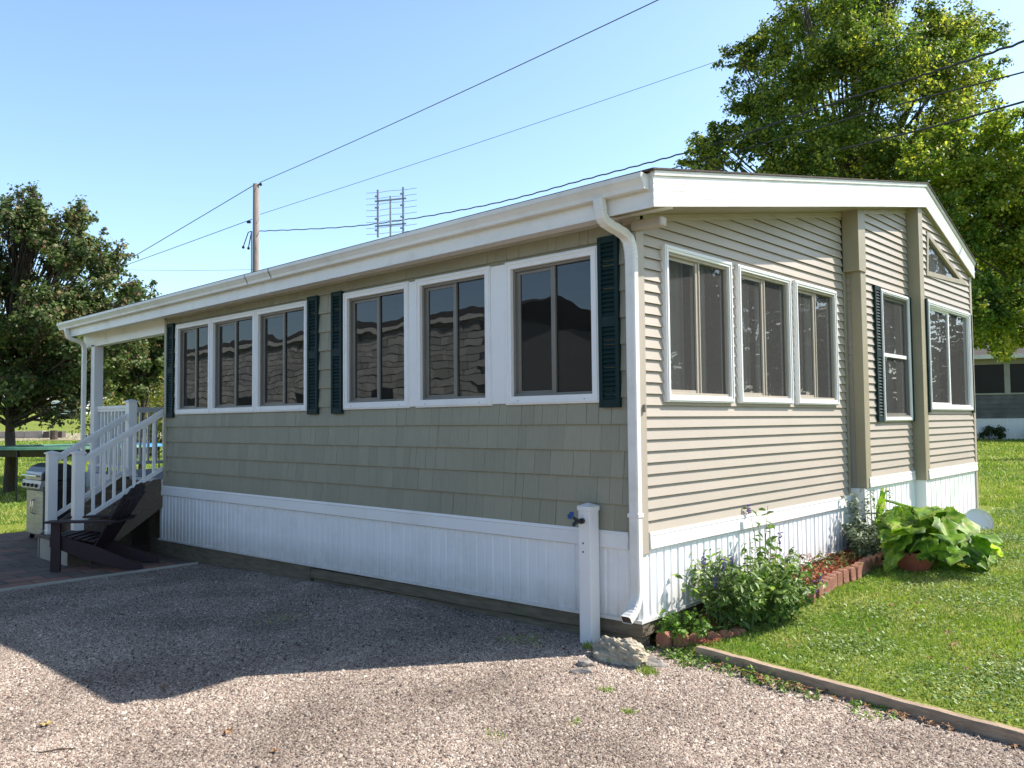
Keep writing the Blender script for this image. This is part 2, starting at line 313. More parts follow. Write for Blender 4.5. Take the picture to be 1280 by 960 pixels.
X, Y = np.meshgrid(xs, ys); Z = gh(X, Y); V = np.stack([X.ravel(), Y.ravel(), Z.ravel()], 1)
nx, ny = len(xs), len(ys); I = np.arange((ny-1)*(nx-1)); r_, c_ = I//(nx-1), I%(nx-1); a = r_*nx+c_
tag(tris('lawn', V, np.stack([a, a+1, a+nx+1, a+nx], 1), ground_mat(), smooth=True), kind='structure')
# gravel drive: sheet over the ground
gx = np.concatenate([np.arange(-6.74, 12, .22), [12]]); gv = []; gf = []
for x in gx:
    top = yline(x)-.02 if x > .33 else (.06 if x > 0 else .02)
    for k in range(24): y = top - (top+13)*(k/23)**1.5; gv.append((x, y, float(gravz(x, y))))
gv = np.array(gv); n = 24; I = np.arange((len(gx)-1)*(n-1)); r_, c_ = I//(n-1), I%(n-1); a = r_*n+c_
tag(tris('gravel_drive', gv, np.stack([a, a+1, a+n+1, a+n], 1), gravel_mat()), kind='structure')
# loose stones on the drive, denser near
def inview(x, y, z, mx=40):
    P = (np.stack([x, y, z], 1) - CAM) @ RW.T
    px = CX + FPX*P[:,0]/P[:,2]; py = CY + FPX*P[:,1]/P[:,2]
    return (P[:,2] > .5) & (px > -mx) & (px < 1280+mx) & (py > -mx) & (py < 960+mx)
NS = 620000
x = rng.uniform(-7, 4.5, NS); y = rng.uniform(-4.6, .3, NS)
ok = (y < np.where(x > 0, yline(x)-.04, -.03)) & inview(x, y, gravz(x, y)) & (x > -6.7)
x = x[ok]; y = y[ok]; dd = np.hypot(x-CAM[0], y-CAM[1]); keep = rng.random(len(x)) < np.clip(6.0/dd, .3, 1); x = x[keep]; y = y[keep]
n = len(x); s = rng.uniform(.003, .009, n)*np.where(rng.random(n) < .04, 1.9, 1)
ang = rng.uniform(0, 2*PI, n); base = np.array([[1,0],[.2,.9],[-.9,.4],[-.5,-.8]])
vv = np.zeros((n, 5, 3))
for k in range(4):
    rr = s*rng.uniform(.7, 1.3, n); bx, by = base[k]
    vv[:,k,0] = x + rr*(bx*np.cos(ang)-by*np.sin(ang)); vv[:,k,1] = y + rr*(bx*np.sin(ang)+by*np.cos(ang)); vv[:,k,2] = gravz(x, y) - .001 + rng.uniform(0, .003, n)
vv[:,4,0] = x + s*rng.uniform(-.4,.4,n); vv[:,4,1] = y + s*rng.uniform(-.4,.4,n); vv[:,4,2] = gravz(x, y) + s*rng.uniform(.5, 1.1, n)
F = (np.arange(n)[:,None,None]*5 + np.array([[0,1,4],[1,2,4],[2,3,4],[3,0,4]])[None]).reshape(-1, 3)
tag(tris('loose_gravel', vv.reshape(-1,3), F, gravel_mat('gravel_stones', True)), 'loose pinkish grey gravel stones covering the driveway', 'gravel', kind='stuff')
# patio
pat = MB(); pat.box(-12.3, -6.79, -6.5, .0, -.5, -.195); pat.box(-10.7, -7.0, .0, 3.6, -.5, -.195)
tag(pat.build('patio', paver_mat()), kind='structure')

# grass blades
def blades(name, x, y, h, w, mt, label, zoff=0):
    n = len(x); z = gh(x, y)+zoff; a = rng.uniform(0, 2*PI, n); lean = rng.normal(0, .45, (n, 2))*h[:,None]
    vv = np.zeros((n, 3, 3)); dx = np.cos(a)*w/2; dy = np.sin(a)*w/2
    vv[:,0] = np.stack([x-dx, y-dy, z-.004], 1); vv[:,1] = np.stack([x+dx, y+dy, z-.004], 1); vv[:,2] = np.stack([x+lean[:,0], y+lean[:,1], z+h], 1)
    F = np.arange(n*3).reshape(n, 3)
    return tag(tris(name, vv.reshape(-1,3), F, mt), label, 'grass', kind='stuff')
M['grass'] = leafmat('lawn_grass', (.17,.28,.045), (.27,.36,.065), (.42,.42,.15), isl=.4, tscale=1.1, translucent=.3, third=.38)
M['clover'] = leafmat('lawn_clover', (.15,.24,.07), (.24,.32,.12), None, isl=.5, tscale=2, translucent=.2)
N0 = 900000
x = rng.uniform(.0, 9, N0); y = rng.uniform(-1.2, 14, N0)
ok = (y > yline(x)+.1) & inview(x, y, gh(x, y), 20) & ~((x < .42+.02*y) & (y < 8.3))
x = x[ok]; y = y[ok]; dd = np.hypot(x-CAM[0], y-CAM[1]); keep = rng.random(len(x)) < np.clip((7/dd)**1.2, 0, 1); x = x[keep]; y = y[keep]; dd = dd[keep]
patch = .5+.5*np.sin(x*2.1+np.sin(y*1.7)*1.3)*np.cos(y*1.9+np.sin(x*2.7))
h = (.010+.020*rng.random(len(x)))*(.75+.6*patch); blades('lawn_grass', x, y, h, .005+.0009*dd, M['grass'], 'short sunlit green lawn grass beside the gable end')
# far lawn tufts
N1 = 420000
rad = rng.uniform(8, 60, N1); px = rng.uniform(-10, 1290, N1)
d = (np.stack([px-CX, np.full(N1, 30.), np.full(N1, FPX)], 1)) @ RW; d /= np.linalg.norm(d[:,:2], axis=1)[:,None]
x = CAM[0]+d[:,0]*rad; y = CAM[1]+d[:,1]*rad
ok = ((px > 1190) | (px < 210)) & ~((x > -12.4) & (x < .6) & (y < 8.4)) & ((px < 210) | (rad > 12)) ; x = x[ok]; y = y[ok]; rad = rad[ok]
h = .03+.035*rng.random(len(x)); blades('distant_lawn_grass', x, y, h, .006+.0011*rad, M['grass'], 'mown lawn grass stretching away behind the house and porch')
# clover / broadleaf specks
n = 42000; cxs = rng.uniform(.6, 6, 260); cys = rng.uniform(-.6, 9, 260); k = rng.integers(0, 260, n)
x = cxs[k]+rng.normal(0, .2, n); y = cys[k]+rng.normal(0, .16, n); ok = (y > yline(x)+.12) & (x > .55); x = x[ok]; y = y[ok]; n = len(x)
z = gh(x, y)+rng.uniform(.015, .04, n); vv = np.zeros((n, 4, 3)); s = rng.uniform(.006, .014, n); a0 = rng.uniform(0, 2*PI, n); tl = rng.normal(0, .35, (n, 2))
for q in range(4):
    ox = s*np.cos(a0+q*PI/2); oy = s*np.sin(a0+q*PI/2)*.8; vv[:,q] = np.stack([x+ox, y+oy, z+ox*tl[:,0]+oy*tl[:,1]], 1)
tag(tris('clover', vv.reshape(-1,3), np.arange(n*4).reshape(n,4), M['clover']), 'patches of pale clover growing through the lawn', 'clover', kind='stuff')

# ------------------------------------------------------------------ the mobile home
home = empty('mobile_home', (0,0,0), 'sage and tan mobile home with white skirting, green shutters and a covered porch', 'mobile home')
def TL(p): return (p[0], -p[1], p[2])                    # long wall: u = x, n = outwards
def TG(d): return lambda p: (d+p[1], p[0], p[2])         # gable wall at x = d: u = y, n = outwards
sag = lambda p: .0062*min(p[0], 0)
LEFT = -7.86
def zf(y): return 3.098+.1855*(y+.277) if y < 5.9 else 4.244-.295*(y-5.9)       # soffit / fascia bottom
def zt(y): return 3.354+.190*(y+.277) if y < 5.93 else 4.534-.325*(y-5.93)      # roof top

# windows: u0,u1,z0,z1
WA = [(-7.51,-6.53),(-6.53,-5.43),(-5.43,-4.33)]; WB = [(-3.66,-2.60),(-2.50,-1.50),(-1.32,-.33)]
ZW0, ZW1 = 1.74, 2.965
# --- shake wall
bm_ = MB(TL); backing = MB(TL)
holes = [(-7.45,-4.39,ZW0+.06,ZW1-.06), (-3.60,-.39,ZW0+.06,ZW1-.06)]
z = .763; row = 0
def cutrects(u0, u1, z0, z1, hs):
    out = [(u0, u1, z0, z1)]
    for h in hs:
        nxt = []
        for (a, b, c, d) in out:
            if b <= h[0] or a >= h[1] or d <= h[2] or c >= h[3]: nxt.append((a,b,c,d)); continue
            if c < h[2]: nxt.append((a,b,c,h[2]))
            if d > h[3]: nxt.append((a,b,h[3],d))
            c2, d2 = max(c,h[2]), min(d,h[3])
            if a < h[0]: nxt.append((a,h[0],c2,d2))
            if b > h[1]: nxt.append((h[1],b,c2,d2))
        out = nxt
    return out
while z < 3.12:
    z1 = min(z+.2025, 3.14); u = LEFT+.07 - random.random()*.1
    while u < -.02:
        w = random.choice([.09,.12,.14,.17,.20,.24]); a, b = max(u, LEFT+.07), min(u+w, -.02)
        tight = random.random() < .5
        g = .0016 if tight else .0045
        jit = random.uniform(-.0005, .0005)
        if b-a > .01:
            for (p, q, c, d) in cutrects(a+g/2, b-g/2, z, z1, holes):
                nb = .023-.019*(c-z)/.2025+jit; nt_ = .023-.019*(d-z)/.2025+jit
                bm_.add([(p,nb,c),(q,nb,c),(q,nt_,d),(p,nt_,d),(p,0,c),(q,0,c),(q,0,d),(p,0,d)], [(0,1,2,3),(0,4,5,1),(0,3,7,4),(1,5,6,2)])
        u += w
    z = z1; row += 1
bm_.build('shake_wall', M['shake'], home, recalc=False)
for r in cutrects(LEFT+.04, -.01, .70, 3.145, holes): backing.box(r[0], r[1], -.08, -.001, r[2], r[3])
backing.build('wall_sheathing', M['shake_gap'], home)
MB(TL).box(LEFT, LEFT+.075, -.02, .03, .70, 3.14).build('corner_trim', M['taupe'], home, bevel=.004)
# --- lap siding on the gable end, in three planes
def clip(poly, f):
    out = []
    for i in range(len(poly)):
        p, q = poly[i], poly[(i+1)%len(poly)]; a, b = f(p), f(q)
        if a >= 0: out.append(p)
        if (a >= 0) != (b >= 0): t = a/(a-b); out.append((p[0]+(q[0]-p[0])*t, p[1]+(q[1]-p[1])*t))
    return out
CO = .087
def siding(d, y0, y1, zb, hs, tri=None, brk=None):
    s = MB(TG(d)); bk = MB(TG(d))
    zz = zb
    while zz < 4.4:
        for (a, b, c, e) in cutrects(y0, y1, zz, zz+CO, hs):
            pieces = [(a, b)] if not brk else [(a, min(b, brk)), (max(a, brk), b)]
            for (a2, b2) in pieces:
              if b2-a2 < .001: continue
              polys = [[(a2,c),(b2,c),(b2,e),(a2,e)]]
              if tri:   # tri: triangular opening given as three half-planes (inside all = hole)
                res = []
                rest = polys
                for f in tri:
                    nr = []
                    for P in rest:
                        o = clip(P, lambda p, f=f: -f(p))
                        if len(o) > 2: res.append(o)
                        i = clip(P, f)
                        if len(i) > 2: nr.append(i)
                    rest = nr
                polys = res
              for P in polys:
                P = clip(P, lambda p: zf(-.277)+.1855*(p[0]+.277)+.02-p[1])
                if len(P) > 2: P = clip(P, lambda p: 4.244-.295*(p[0]-5.9)+.02-p[1])
                if len(P) < 3: continue
                off = lambda q: .024-.021*(q-zz)/CO
                s.add([(p[0], off(p[1]), p[1]) for p in P], [tuple(range(len(P)))])
                bot = [p for p in P if abs(p[1]-zz) < 1e-6]
                if len(bot) == 2:
                    (u0, _), (u1, _) = bot; s.add([(u0,.024,zz),(u1,.024,zz),(u1,.001,zz+.004),(u0,.001,zz+.004)], [(0,1,2,3)])
        zz += CO
    return s
h1 = [(.40,1.37,1.80,2.92),(1.59,2.56,1.80,2.92),(2.77,3.70,1.80,2.92)]
siding(0, .09, 4.02, .758, h1, brk=3.35).build('lap_siding', M['siding'], home, recalc=False)
h2 = [(4.74,5.62,1.60,3.04)]
siding(.16, 4.24, 5.72, .945, h2).build('lap_siding', M['siding'], home, recalc=False)
h3 = [(6.02,7.84,1.76,3.02)]
T1, T2, T3 = (6.11,3.93), (6.05,3.43), (7.66,3.50)
def hp(p, q, inside):
    nx_, nz_ = -(q[1]-p[1]), q[0]-p[0]; s_ = 1 if (inside[0]-p[0])*nx_+(inside[1]-p[1])*nz_ > 0 else -1
    return lambda r: s_*((r[0]-p[0])*nx_+(r[1]-p[1])*nz_)
TC = ((T1[0]+T2[0]+T3[0])/3, (T1[1]+T2[1]+T3[1])/3)
siding(.29, 5.86, 8.02, .955, h3, tri=[hp(T1,T2,TC),hp(T2,T3,TC),hp(T3,T1,TC)]).build('lap_siding', M['siding'], home, recalc=False)
# structural wall behind (closes the house), with openings
core = MB(TG(0))
for (d, y0, y1, hs) in ((0,.09,4.05,h1),(.16,4.2,5.75,h2),(.29,5.83,8.02,h3)):
    for r in cutrects(y0, y1, .70, 3.12 if d < .2 else 3.4, hs): core.box(r[0], r[1], d-.07, d-.002, r[2], r[3])
core.build('wall_sheathing', M['interior'], home)
up = MB()
def gab(y0, y1, d, zb):
    up.add([(d-.04,y0,zb),(d-.04,y1,zb),(d-.04,y1,zf(y1)),(d-.04,y0,zf(y0))], [(0,1,2,3)])
gab(.09, 4.05, 0, 3.1); gab(4.2, 5.75, .16, 3.1)
up.build('wall_sheathing', M['interior'], home, recalc=False)
# corner posts and returns
tp = MB(TG(0)); tp.box(-.02, .085, -.01, .028, .60, 3.10); tp.build('corner_trim', M['siding'], home, bevel=.004)
MB().box(.0, .026, 4.03, 4.10, .76, 3.92).build('corner_trim', M['taupe'], home, bevel=.003)
# the face that steps out between section one and two (looks back at the camera)
st = MB(lambda p: (p[0], 4.13-p[1], p[2]))
zz = .83
while zz < 3.9:
    st.add([(.0,.012,zz),(.08,.012,zz),(.08,.001,zz+CO),(.0,.001,zz+CO),(.0,.0,zz),(.08,.0,zz)], [(0,1,2,3),(0,4,5,1)]); zz += CO
st.build('lap_siding', M['siding'], home, recalc=False)
MB().box(.075, .185, 4.105, 4.26, .83, 3.90).build('corner_post', M['taupe'], home, bevel=.004)
MB().box(.0, .20, 4.03, 4.24, 3.22, 3.935).build('soffit_box', M['taupe'], home, bevel=.004)
MB().box(.13, .315, 5.74, 5.90, .83, 4.235).build('corner_post', M['taupe'], home, bevel=.004)
MB(TG(.29)).box(7.98, 8.07, -.03, .028, .28, 3.62).build('corner_trim', M['siding'], home, bevel=.004)
# --- skirting with pressed ribs
def skirt(T, u0, u1, zb0, zb1, zt_, lean=0):
    s = MB(T); u = u0; pr = []
    per = .20
    while u < u1-.001:
        for (du, n) in ((0,.0),(.010,.0),(.018,.013),(.088,.013),(.096,.003),(.116,.003),(.124,.013),(.192,.013)):
            if u+du < u1: pr.append((u+du, n))
        u += per
    pr.append((u1, 0)); vs = []; fs = []
    for (a, n) in pr:
        t = (a-u0)/(u1-u0); zb = zb0+(zb1-zb0)*t; vs += [(a, n+lean, zb), (a, n, zt_)]
    for i in range(len(pr)-1): fs.append((2*i, 2*i+2, 2*i+3, 2*i+1))
    s.add(vs, fs); return s
SK = skirt(TL, -8.0, -.0, .03, .125, .72); SK.build('skirting', M['skirt'], home, recalc=False)
SG1 = skirt(TG(.0), .0, 4.06, .125, .20, .72); SG1.build('skirting', M['skirt'], home, recalc=False)
skirt(TG(.16), 4.14, 5.76, .15, .25, .87).build('skirting', M['skirt'], home, recalc=False)
skirt(TG(.29), 5.84, 8.05, .18, .26, .87).build('skirting', M['skirt'], home, recalc=False)
MB().box(-.02, .172, 4.075, 4.16, .0, .83).build('skirting_return', M['skirt'], home)
MB().box(.13, .302, 5.76, 5.845, .1, .83).build('skirting_return', M['skirt'], home)
# bottom track + top band
tr = MB(TL); tr.add([(-8.0,.0,.03),(0.02,.0,.125),(0.02,.03,.125),(-8.0,.03,.03),(-8.0,.0,.005),(0.02,.0,.10),(0.02,.03,.10),(-8.0,.03,.005)], [(0,1,2,3),(4,7,6,5),(2,6,7,3),(1,5,6,2),(0,3,7,4)])
tr.build('bottom_track', M['skirt'], home)
tr = MB(TG(0)); tr.add([(.0,.0,.125),(4.06,.0,.20),(4.06,.03,.20),(-.03,.03,.125),(.0,.0,.10),(4.06,.0,.175),(4.06,.03,.175),(-.03,.03,.10)], [(0,1,2,3),(4,7,6,5),(2,6,7,3),(0,3,7,4),(1,5,6,2)])
tr.build('bottom_track', M['skirt'], home)
def band(T, u0, u1, z0, z1):
    s = MB(T); s.prism([(0.0,z0),(.034,z0),(.040,z0+.006),(.032,z1-.03),(.036,z1-.022),(.030,z1),(0.0,z1)], 0, u0, u1); return s
def bandT(T): return lambda p: T((p[0], p[1], p[2]))
band(TL, -7.9, -.08, .632, .763).build('skirt_band', M['white'], home)
band(TG(0), .10, 4.05, .632, .758).build('skirt_band', M['white'], home)
band(TG(.16), 4.19, 5.73, .835, .945).build('skirt_band', M['white'], home)
band(TG(.29), 5.83, 8.05, .835, .955).build('skirt_band', M['white'], home)

# --- windows
def frame_ring(s, u0, u1, z0, z1, w, n0, n1, wb=None):
    wb = wb or w
    s.box(u0, u0+w, n0, n1, z0, z1); s.box(u1-w, u1, n0, n1, z0, z1)
    s.box(u0+w, u1-w, n0, n1, z1-w, z1); s.box(u0+w, u1-w, n0, n1, z0, z0+wb)
def slider(T, u0, u1, z0, z1, glass, sashm, label=None, side=1, curtain=None, casing=M['white'], wcas=.062, mid=None, deep=.032, proud=.032):
    f = MB(T); frame_ring(f, u0, u1, z0, z1, wcas, -.03, proud, wcas+.005)
    frame_ring(f, u0+.012, u1-.012, z0+.012, z1-.012, .018, proud-.001, proud+.008)
    w = f.build('window', casing, home, bevel=.003)
    if label: w['label'] = label
    a, b, c, d = u0+wcas, u1-wcas, z0+wcas+.005, z1-wcas
    s = MB(T); frame_ring(s, a, b, c, d, .022, -deep-.03, -deep+.03)
    mu = (a+b)/2 if mid is None else mid
    s.box(mu-.022, mu+.022, -deep-.012, -deep+.012, c+.02, d-.02)
    if side: s.box(mu+.014, mu+.03, -deep-.006, -deep+.022, c+.02, d-.02)
    # left sash sits deeper: a wider jamb on the left
    s.box(a+.022, a+.062, -deep-.02, -deep+.006, c+.02, d-.02); s.box(a+.02, mu, -deep-.02, -deep+.004, d-.05, d-.02); s.box(a+.02, mu, -deep-.02, -deep+.004, c+.02, c+.045)
    s.build('sash', sashm, w, bevel=.0015)
    g = MB(T); g.add([(a+.02,-deep-.004,c+.02),(mu,-deep-.004,c+.02),(mu,-deep-.004,d-.02),(a+.02,-deep-.004,d-.02)], [(0,1,2,3)])
    g.build('pane', glass, w, recalc=False)
    g = MB(T); g.add([(mu,-deep+.003,c+.02),(b-.02,-deep+.003,c+.02),(b-.02,-deep+.003,d-.02),(mu,-deep+.003,d-.02)], [(0,1,2,3)])
    g.build('pane', glass, w, recalc=False)
    if curtain:
        for (p, q) in curtain:
            cu = MB(T); N_ = max(8, int((q-p)/.012)); vs = []; fs = []
            for i in range(N_+1):
                uu = p+(q-p)*i/N_; nn = -.17+.018*math.sin(i*.9)+.006*math.sin(i*2.3); vs += [(uu,nn,c-.02),(uu,nn,d+.02)]
            for i in range(N_): fs.append((2*i,2*i+2,2*i+3,2*i+1))
            cu.add(vs, fs); cu.build('curtain', M['curtain'], w, recalc=False)
    return w
for (a, b) in WA: slider(TL, a, b, ZW0, ZW1, M['glass'], M['sash'])
for (a, b) in WB: slider(TL, a, b, ZW0, ZW1, M['glass'], M['sash'], wcas=.066)
for (a, b, n_) in ((-2.598,-2.502,.026),(-1.498,-1.322,.024),(-6.537,-6.523,.034),(-5.437,-5.423,.034)):
    MB(TL).box(a, b, -.03, n_, ZW0+.012, ZW1-.012).build('mullion_trim', M['white'], home, bevel=.002)
for (a, b) in WA+WB:
    for u in (a+.14, b-.14): MB(TL).sphere((u, .034, ZW0+.032), (.008,.004,.005), 8, 4).build('weep_hole', M['sash'], home)
for i, (a, b) in enumerate([(.345,1.42),(1.535,2.61),(2.715,3.75)]):
    slider(TG(0), a, b, 1.74, 2.975, M['glass_lit'], M['sash_tan'], curtain=[(a+.30, a+.62), (b-.34, b-.08)], deep=.0, proud=.052, wcas=.05)
# section two: single hung window
T = TG(.16); w = slider(T, 4.68, 5.66, 1.56, 3.09, M['glass_lit'], M['sash'], label='tall narrow single-hung window with a horizontal meeting rail', side=0, mid=5.60, deep=.0, proud=.045, wcas=.045)
MB(T).box(4.74, 5.58, -.01, .02, 2.315, 2.355).build('meeting_rail', M['white'], w)
MB(T).box(4.70, 5.64, -.16, -.155, 1.6, 3.05).build('blind', M['blind'], w)
T = TG(.29); w = slider(T, 5.96, 7.88, 1.69, 3.075, M['glass_lit'], M['white'], label='wide two-pane sliding window near the far corner', side=0, mid=6.93, deep=.0, proud=.045, wcas=.05)
MB(T).box(6.03, 6.93, -.12, -.115, 1.72, 3.03).build('blind', M['blind'], w)
# triangular window
def tri_frame(o, n0, n1, wd):
    C = Vector((TC[0], TC[1])); pts = [Vector(p) for p in (T1, T2, T3)]
    def inset(dist):
        out = []
        for i in range(3):
            p0, p1, p2 = pts[i-1], pts[i], pts[(i+1)%3]
            def off(a, b):
                d_ = (b-a).normalized(); nn = Vector((-d_.y, d_.x)); nn = nn if (C-a).dot(nn) > 0 else -nn
                return a+nn*dist, d_
            a, da = off(p0, p1); b, db = off(p1, p2)
            den = da.x*db.y-da.y*db.x; t = ((b.x-a.x)*db.y-(b.y-a.y)*db.x)/den; out.append(a+da*t)
        return out
    A, B = inset(-.035), inset(wd-.035)
    vs = [(p.x, n1, p.y) for p in A]+[(p.x, n1, p.y) for p in B]+[(p.x, n0, p.y) for p in A]+[(p.x, n0, p.y) for p in B]; fs = []
    for i in range(3):
        j = (i+1)%3; fs += [(i,j,3+j,3+i), (i,6+i,6+j,j), (3+i,3+j,9+j,9+i)]
    o.add(vs, fs); return B
tf = MB(TG(.29)); B = tri_frame(tf, -.03, .03, .06); w = tf.build('window', M['taupe'], home); w['label'] = 'triangular gable window in khaki trim'
gl = MB(TG(.29)); gl.add([(p.x, -.005, p.y) for p in B], [(0,1,2)]); gl.build('pane', M['glass_lit'], w, recalc=False)
cu = MB(TG(.29)); vs = []; fs = []
for i in range(60):
    uu = 6.06+1.65*i/59; nn = -.10+.02*math.sin(i*1.1); vs += [(uu,nn,3.38),(uu,nn,4.0-.27*(uu-6.06))]
for i in range(59): fs.append((2*i,2*i+2,2*i+3,2*i+1))
cu.add(vs, fs); cu.build('curtain', M['white'], w, recalc=False)
# --- shutters
def shutter(T, u0, u1, z0, z1, pitch=.034):
    s = MB(T); e = .032; m_ = (z0+z1)/2
    s.box(u0, u0+e, .012, .045, z0, z1); s.box(u1-e, u1, .012, .045, z0, z1)
    for (a, b) in ((z0, z0+.06), (m_-.04, m_+.04), (z1-.05, z1)): s.box(u0+e, u1-e, .012, .043, a, b)
    s.box(u0+.01, u1-.01, .010, .018, z0+.01, z1-.01)
    for (a, b) in ((z0+.06, m_-.04), (m_+.04, z1-.05)):
        k = int((b-a)/pitch)
        for i in range(k):
            q = a+(i+.5)*(b-a)/k; s.add([(u0+e,.043,q-.012),(u1-e,.043,q-.012),(u1-e,.026,q+.016),(u0+e,.026,q+.016),(u0+e,.040,q-.015),(u1-e,.040,q-.015),(u1-e,.022,q+.012),(u0+e,.022,q+.012)],
                [(0,1,2,3),(4,7,6,5),(0,4,5,1),(2,6,7,3),(0,3,7,4),(1,5,6,2)])
    return s.build('shutter', M['shutter'], home)
for (a, b) in ((-7.76,-7.565),(-4.31,-4.12),(-3.86,-3.675),(-.318,-.13)): shutter(TL, a, b, 1.70, 2.995 if a < -.5 else 3.02)
shutter(TG(.16), 4.49, 4.675, 1.555, 3.11); shutter(TG(.16), 5.665, 5.735, 1.555, 3.09)
shutter(TG(.29), 5.90, 5.955, 1.66, 3.09); shutter(TG(.29), 5.905, 5.957, 1.67, 3.08) if False else None
shutter(TG(.29), 7.885, 7.975, 1.66, 3.06)
# --- eaves
MB(TL).box(LEFT-.0, -.005, .0, .03, 3.108, 3.138).build('frieze_board', M['cream'], home, zf=sag)
sf = MB(); sf.box(-10.9, .34, -.262, -.002, 3.136, 3.150); sf.build('soffit', M['white'], home, zf=sag)
so_ = MB()
for (a, b) in ((-.27, 5.9), (5.9, 8.06)):
    so_.add([(-.1,a,zf(a)+.001),(.34,a,zf(a)+.001),(.34,b,zf(b)+.001),(-.1,b,zf(b)+.001)], [(0,1,2,3)])
so_.build('soffit', M['taupe'], home, recalc=False)
MB().box(.0, .27, -.055, .03, 3.02, 3.092).build('soffit_return', M['siding'], home, bevel=.012)
MB().box(-.08, .03, -.032, .035, 3.08, 3.142).build('soffit_corner', M['siding'], home)
fr = MB(TG(0))
for (a, b) in ((.09, 4.03), (4.25, 5.74)): fr.add([(a,.002,zf(a)-.055),(b,.002,zf(b)-.055),(b,.022,zf(b)-.055),(a,.022,zf(a)-.055),(a,.022,zf(a)),(b,.022,zf(b))], [(0,1,2,3),(3,2,5,4)])
fr2 = fr.build('frieze_board', M['siding'], home, recalc=False)
# move the frieze of section two out to its plane
me = fr2.data
for i in range(6, 12): me.vertices[i].co.x += .16
# gable fascia: four pressed laps
def rake(y0, y1, z0a, z0b, z1a, z1b, laps=4):
    s = MB()
    for k in range(laps):
        f0, f1 = k/laps, (k+1)/laps
        za, zb = z0a+(z1a-z0a)*f0, z0b+(z1b-z0b)*f0; zc, zd = z0a+(z1a-z0a)*f1, z0b+(z1b-z0b)*f1
        s.add([(.3615,y0,za),(.3615,y1,zb),(.359,y1,zd),(.359,y0,zc),(.345,y0,za),(.345,y1,zb),(.345,y1,zd),(.345,y0,zc)],
              [(0,1,2,3),(4,7,6,5),(0,4,5,1),(2,6,7,3),(0,3,7,4),(1,5,6,2)])
    return s
def rakepart(y0, y1): return rake(y0, y1, zf(y0), zf(y1), zt(y0)-.035, zt(y1)-.035)
rakepart(-.283, 2.05).build('rake_fascia', M['metal_white'], home)
rakepart(2.052, 4.30).build('rake_fascia', M['metal_white'], home)
rakepart(4.302, 5.915).build('rake_fascia', M['metal_white'], home)
rake(5.918, 8.09, 4.244, zf(8.09), zt(5.93)-.035, zt(8.09)-.035).build('rake_fascia', M['metal_white'], home)
dp = MB()
for (a, b) in ((-.29, 5.93), (5.93, 8.10)):
    dp.add([(.34,a,zt(a)-.036),(.34,b,zt(b)-.036),(.375,b,zt(b)-.036),(.375,a,zt(a)-.036),(.34,a,zt(a)-.002),(.34,b,zt(b)-.002),(.380,b,zt(b)-.002),(.380,a,zt(a)-.002)],
           [(0,1,2,3),(4,7,6,5),(2,6,7,3),(0,4,5,1),(0,3,7,4),(1,5,6,2)])
dp.build('drip_edge', M['metal_white'], home)
rf = MB()
xs_ = [-10.95, .392]
for (a, b) in ((-.33, 5.93), (5.93, 8.14)):
    rf.add([(xs_[0],a,zt(a)),(xs_[1],a,zt(a)),(xs_[1],b,zt(b)),(xs_[0],b,zt(b)),(xs_[0],a,zt(a)+.014),(xs_[1],a,zt(a)+.014),(xs_[1],b,zt(b)+.014),(xs_[0],b,zt(b)+.014)],
           [(0,3,2,1),(4,5,6,7),(0,1,5,4),(2,3,7,6),(1,2,6,5),(3,0,4,7)])
rf.build('roof', M['roof'], home, zf=sag, recalc=True)
fa = MB(); fa.prism([(-.262,3.10),(-.277,3.098),(-.277,3.345),(-.262,3.345)], 0, -10.9, .345)
fa.build('eave_fascia', M['metal_white'], home, zf=sag)
# K-style gutter
gp = [(-.279,3.326),(-.279,3.232),(-.292,3.222),(-.345,3.222),(-.350,3.25),(-.372,3.285),(-.383,3.298),(-.383,3.330),(-.374,3.333)]
g = MB(); n = len(gp); vs = []; fs = []
gx_ = list(np.linspace(-11.0, .322, 30))
for xx in gx_: vs += [(xx, p[0], p[1]) for p in gp]
for i in range(len(gx_)-1):
    for k in range(n-1): fs.append((i*n+k, i*n+k+1, (i+1)*n+k+1, (i+1)*n+k))
fs += [tuple(range(n)), tuple((len(gx_)-1)*n+k for k in range(n))]
g.add(vs, fs); gut = g.build('gutter', M['metal_white'], home, zf=sag, recalc=False)
sm_ = MB()
for xx in (-5.05, -4.55):
    sm_ = MB()
    for k in range(n-1):
        p, q = gp[k], gp[k+1]
        if p[0] > -.30: continue
        sm_.add([(xx-.012, p[0]-.003, p[1]-.001),(xx+.012, p[0]-.003, p[1]-.001),(xx+.012, q[0]-.003, q[1]-.001),(xx-.012, q[0]-.003, q[1]-.001)], [(0,1,2,3)])
    sm_.build('gutter_joint', M['antenna'], gut, zf=sag, recalc=False)
